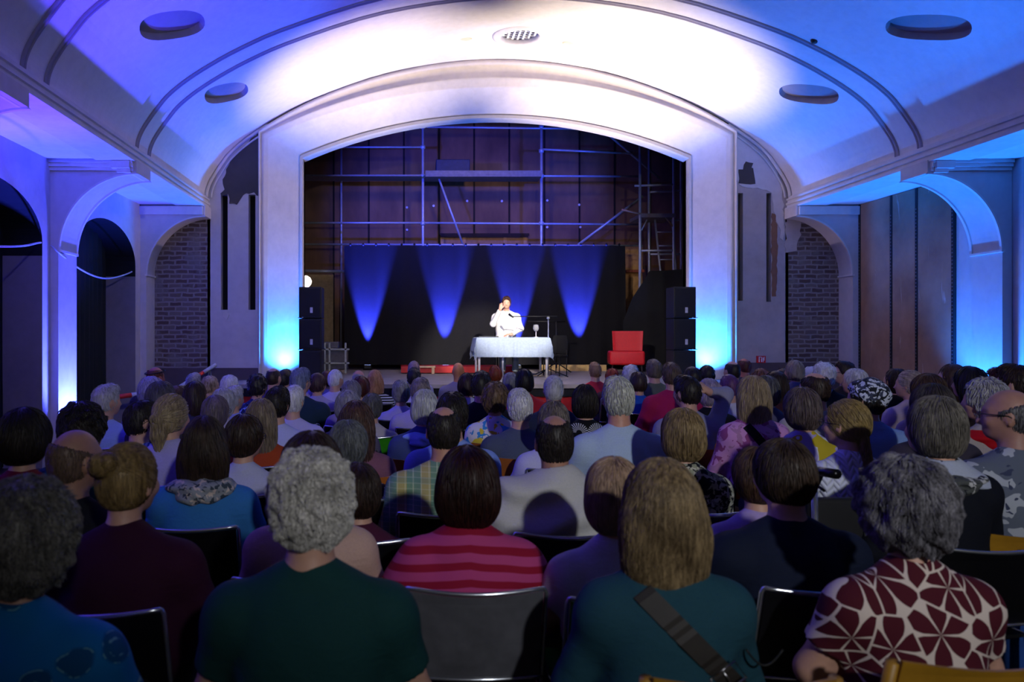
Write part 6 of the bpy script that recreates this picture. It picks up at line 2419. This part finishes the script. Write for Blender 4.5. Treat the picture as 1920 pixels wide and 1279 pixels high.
def hall_chair(kind):
    shell = {'wooden': wood_c, 'black': blk_c, 'green': green_c, 'grey': smoke_c, 'yellow': yel_c}[kind]
    leg = chrome if kind in ('black', 'green', 'grey') else yel_c if kind == 'yellow' else plain('dark_steel', '#3a3634', 0.4, 0.7)
    c = thing('chair', 'x', 'chair')
    # seat: slightly dished
    b = MB()
    def shellrows(p0, p1, p2, nrow, wid, th, dish):
        rows = []
        for j in range(nrow + 1):
            t = j / nrow
            y = (1 - t) ** 2 * p0[0] + 2 * t * (1 - t) * p1[0] + t * t * p2[0]
            z = (1 - t) ** 2 * p0[1] + 2 * t * (1 - t) * p1[1] + t * t * p2[1]
            rows.append((y, z, t))
        return rows
    n = 12
    top, bot = [], []
    for (y, z, t) in shellrows((0.24, 0.445), (0.0, 0.42), (-0.20, 0.44), 8, 0.22, 0, 0):
        top.append([(-0.215 + 0.43 * k / n, y, z - 0.012 * math.sin(math.pi * k / n)) for k in range(n + 1)])
    bot = [[(x, y, z - 0.014) for x, y, z in r] for r in top]
    b.loft(top)
    b.loft([r[::-1] for r in bot])
    ring = lambda R: [R[0], R[-1]]
    for a, d in ((top[0], bot[0]), (top[-1], bot[-1]), ([r[0] for r in top], [r[0] for r in bot]), ([r[-1] for r in top], [r[-1] for r in bot])):
        b.loft([a, d])
    b.build('seat', shell, c, smooth=False)
    b = MB()
    hi = 0.80 if kind not in ('wooden', 'yellow') else 0.80
    lo = 0.50 if kind not in ('wooden', 'yellow') else 0.55
    fr, bk = [], []
    for j in range(9):
        t = j / 8
        z = lo + (hi - lo) * t
        y0 = -0.225 - 0.09 * t
        fr.append([(-0.215 + 0.43 * k / n, y0 - 0.030 * math.sin(math.pi * k / n), z - (0.012 * math.sin(math.pi * k / n) if t > 0.9 else 0)) for k in range(n + 1)])
    bk = [[(x, y - 0.012, z) for x, y, z in r] for r in fr]
    if kind == 'yellow':
        # hand slot in the upper part of the back
        b.loft(fr[:3]); b.loft(bk[:3])
        b.loft(fr[6:]); b.loft(bk[6:])
        for cols in ((0, 3), (9, 12)):
            b.loft([r[cols[0]:cols[1] + 1] for r in fr[2:7]])
            b.loft([r[cols[0]:cols[1] + 1] for r in bk[2:7]])
        b.loft([fr[2][3:10], bk[2][3:10]]); b.loft([fr[6][3:10], bk[6][3:10]])
        b.loft([[r[3] for r in fr[2:7]], [r[3] for r in bk[2:7]]]); b.loft([[r[9] for r in fr[2:7]], [r[9] for r in bk[2:7]]])
    else:
        b.loft(fr)
        b.loft(bk)
    for a, d in ((fr[0], bk[0]), (fr[-1], bk[-1]), ([r[0] for r in fr], [r[0] for r in bk]), ([r[-1] for r in fr], [r[-1] for r in bk])):
        b.loft([a, d])
    b.build('backrest', shell, c)
    b = MB()
    if kind in ('wooden', 'yellow'):
        for sx_ in (-1, 1):
            b.tube([(sx_ * 0.225, -0.21, 0.44), (sx_ * 0.225, -0.225, 0.55), (sx_ * 0.225, -0.30, 0.79)], 0.013 if kind == 'wooden' else 0.017, 8)
            b.tube([(sx_ * 0.22, 0.20, 0.425), (sx_ * 0.22, -0.22, 0.425)], 0.011, 8)
        b.tube([(-0.22, -0.2, 0.42), (0.22, -0.2, 0.42)], 0.011, 8)
    else:
        y0, y1 = -0.232, -0.318
        hz = 0.80
        P_ = [(-0.225, -0.20, 0.43), (-0.225, y0, 0.50), (-0.225, y1, 0.795), (-0.218, y1, 0.806)]
        arc = [(-0.215 + 0.43 * k / n, y1 - 0.004 - 0.030 * math.sin(math.pi * k / n), 0.808 - 0.012 * math.sin(math.pi * k / n)) for k in range(n + 1)]
        P2 = [(0.218, y1, 0.806), (0.225, y1, 0.795), (0.225, y0, 0.50), (0.225, -0.20, 0.43)]
        b.tube(P_ + arc + P2, 0.007, 8)
        arcb = [(-0.225 + 0.45 * k / n, y0 - 0.006 - 0.030 * math.sin(math.pi * k / n), 0.495) for k in range(n + 1)]
        b.tube(arcb, 0.006, 8)
        for sx_ in (-1, 1):
            b.tube([(sx_ * 0.222, 0.20, 0.43), (sx_ * 0.222, -0.22, 0.43)], 0.009, 8)
    b.build('frame', leg, c, smooth=True)
    for sx_ in (-1, 1):
        for yy_, yf in ((0.20, 0.24), (-0.20, -0.27)):
            MB().tube([(sx_ * 0.22, yy_, 0.425), (sx_ * 0.225, yf, 0.0)], 0.011 if kind != 'yellow' else 0.016, 8).build('leg', leg, c, smooth=True)
    return c


CH = {}
CHL = []


def place_chair(kind, x, y, lab, rz=0.0, dz=0.0, group=None):
    if kind not in CH:
        CH[kind] = hall_chair(kind)
        r = CH[kind]
    else:
        src = CH[kind]
        r = src.copy()
        COL.objects.link(r)
        for ch in list(src.children):
            c2 = ch.copy()
            COL.objects.link(c2)
            c2.parent = r
    r.location = (x, y, dz)
    r.rotation_euler = (0, 0, rz)
    r['label'] = lab
    r['category'] = 'chair'
    r['group'] = group or 'chairs of the audience'
    return r


GREEN = {1178, 1097, 697}
GREY_ = {877}
WOODEN = lambda px, y: (px > 1190 and 4.2 < y < 8.6) or (640 < px < 1000 and 4.6 < y < 7.0)
# rows settle so that nobody sits inside a neighbour (each figure slides along its sight line)
_n = len(PEOPLE)
_y0 = np.array([a[2] for a, k in PEOPLE])
_r = np.array([(a[0] - PX0) / FPX if 'x' not in k else k['x'] / a[2] for a, k in PEOPLE])
_y = _y0.copy()
for it in range(400):
    for i in range(_n):
        for j in range(i + 1, _n):
            dx, dy = abs(_r[i] * _y[i] - _r[j] * _y[j]), _y[j] - _y[i]
            need = 0.70 if dx < 0.34 else 0.62 if dx < 0.44 else 0.30 if dx < 0.50 else 0.0
            if abs(dy) < need:
                s_ = 1 if dy >= 0 else -1
                q = 0.25 * (need - abs(dy))
                _y[i] -= s_ * q
                _y[j] += s_ * q
    _y = np.clip(_y, np.maximum(_y0 * 0.88, _y0 - 0.7), np.minimum(_y0 * 1.14, 11.4))
    _y[:9] = _y0[:9]
for i in range(_n):
    for j in range(i + 1, _n):
        if abs(_r[i] * _y[i] - _r[j] * _y[j]) < 0.40 and abs(_y[i] - _y[j]) < 0.45:
            print('CLASH', PEOPLE[i][0][0], PEOPLE[j][0][0], round(_y[i], 2), round(_y[j], 2))
for (a, k), yn, rr_ in zip(PEOPLE, _y, _r):
    k.pop('hb_', None)
    px, yt, _, lab = a
    y = float(yn)
    if 'x' in k:
        k['x'] = float(rr_ * y)
    person(px, yt, y, lab, **k)
    x = k.get('x', XP(px, y))
    kind = 'grey' if px in GREY_ else 'green' if px in GREEN else 'yellow' if px in (1702, 1243, 1899) else 'wooden' if WOODEN(px, y) else 'black'
    short = lab
    for cut_ in (' behind ', ' beside ', ' before ', ' by ', ' at the ', ' near ', ' between ', ' mostly ', ' hidden ', ' wearing '):
        short = short.split(cut_)[0] if len(short.split(cut_)[0].split()) > 4 else short
    w_ = short.split()[:12]
    while w_[-1] in ('in', 'a', 'and', 'with', 'the', 'an', 'of', 'over', 'to', 'on', 'one', 'pale', 'white', 'dark', 'black', 'striped', 'pink', 'flowered', 'cable', 'fan', 'bright', 'beige', 'hidden', 'low'):
        w_.pop()
    CHL.append(' '.join(w_))
    place_chair(kind, x + {1243: 0.09, 1899: -0.12}.get(px, 0.0), y, '%s chair under the %s' % (kind, ' '.join(w_)))

# ------------------------------------------------------------------ the speaker on stage
ym = 15.55
zt = ZP(556, ym) - 0.012
spk, fg = person(945, 556, ym, 'person in a white shirt speaking at the table with one hand raised', hair='short', hc=('#2a1610', '#4c2c20'), sex='m', fat=1.22,
                 top=cl('#e8e4de'), sleeve='long', legs='#6a7478', sk='#d8a084', T=zt - STG, zoff=STG, x=XP(949, ym), turn=180, yaw=-6, seat=0.50, ret=True, nstr=2600, lean=0.05, pitch=-4,
                 arms={'r': ((0.27, 0.14, 0.99), (0.150, 0.34, 1.27), (-0.1, -0.1, 1.0), (0.3, 0.9, 0.1), 0.8),
                       'l': ((-0.27, 0.08, 0.90), (-0.06, 0.36, 0.79), (0.9, 0.25, -0.05), (0, 0.1, 1.0), 0.5)},
                 extras=[('collar', cl('#e8e4de'), 0.045)])
x_mouth = MB()
m_ = MB()
for sg in (-1, 1):
    c = fg.H(fg.hp(sg * 0.031, 0.090, -0.112))
    m_.lathe([(0.0, -0.004), (0.008, -0.003), (0.0, 0.003)], tuple(c), 10, axis='y')
m_.build('eyes', plain('eye_dark', '#1a100c', 0.3), spk, smooth=True)
spk['group'] = 'the speaker'
del spk['group']

# ------------------------------------------------------------------ person at the right edge: hand on a blue trouser leg
person(2010, 815, 3.2, 'person at the right edge resting a hand on a blue trousered thigh', hair='short', hc=DBR, sex='m', fat=1.1, top=cl('#17181f'), sleeve='short',
       legs='#1f4c9c', T=1.30, turn=68, x=2.92, sk='#b08068',
       arms={'l': ((-0.30, 0.04, 0.80), (-0.16, 0.27, 0.655), (0.1, 1.0, -0.12), (0.0, 0.12, 1.0), 0.35)})
place_chair('yellow', 2.92, 3.2, 'yellow beech chair at the right edge under the blue trousers', math.radians(68))

# ------------------------------------------------------------------ walking frame parked in the right rows
wx, wy = XP(1580, 3.35), 3.35
wf_ = thing('walking_frame', 'black walking frame with handles parked behind the cable knit jumper', 'walking frame', (wx, wy, 0))
alu = plain('chrome', '#c8ccd2', 0.2, 0.9)
for sx_ in (-1, 1):
    MB().tube([(sx_ * 0.11, -0.2, 0.10), (sx_ * 0.11, 0.0, 0.62), (sx_ * 0.11, 0.02, 0.98)], 0.014, 10).build('frame_tube', alu, wf_, smooth=True)
    MB().tube([(sx_ * 0.11, 0.02, 0.98), (sx_ * 0.11, -0.03, 1.045), (sx_ * 0.11, -0.16, 1.055)], 0.020, 10).build('handle', plain('rubber_black', '#0a0a0c', 0.3), wf_, smooth=True)
    b = MB()
    b.tube([(sx_ * 0.11, 0.0, 0.98), (sx_ * 0.15, -0.06, 1.0), (sx_ * 0.15, -0.14, 0.985)], 0.006, 8)
    b.build('brake_lever', plain('gloss_black', '#0a0a0c', 0.15), wf_, smooth=True)
    for yy_ in (-0.22, 0.24):
        b = MB()
        b.lathe([(0.0, -0.016), (0.085, -0.016), (0.095, -0.008), (0.095, 0.008), (0.085, 0.016), (0.0, 0.016)], (sx_ * 0.11, yy_, 0.095), 20, axis='x')
        b.build('wheel', plain('rubber_black', '#0a0a0c', 0.3), wf_, smooth=True)
    MB().tube([(sx_ * 0.11, 0.24, 0.10), (sx_ * 0.11, 0.0, 0.62)], 0.012, 8).build('frame_tube', alu, wf_, smooth=True)
MB().rbox(-0.10, 0.10, -0.08, 0.14, 0.56, 0.60, 0.01).build('seat', plain('rubber_black', '#0a0a0c', 0.3), wf_)
MB().rbox(-0.13, 0.13, 0.02, 0.08, 0.62, 0.92, 0.02).build('bag', plain('black_fabric', '#0d0d12', 0.8), wf_, smooth=True)

# white box and dangling cord under the green seat in front
b = MB().rbox(XP(1400, 2.3), XP(1520, 2.3), 2.28, 2.50, 0.02, 0.36, 0.01)
o = tag(b.build('cardboard_box', plain('pale_card', '#8d8a88', 0.7)), 'pale box on the floor under the green chair', 'box')
b = MB()
b.tube([(XP(1405 + 70 * t, 2.1), 2.12, ZP(1218 + 30 * math.sin(math.pi * t), 2.12)) for t in np.linspace(0, 1, 14)], 0.003, 6)
tag(b.build('cord', plain('black_cord', '#0a0a0c', 0.6), smooth=True), 'thin black cord dangling under the green chair', 'cord')
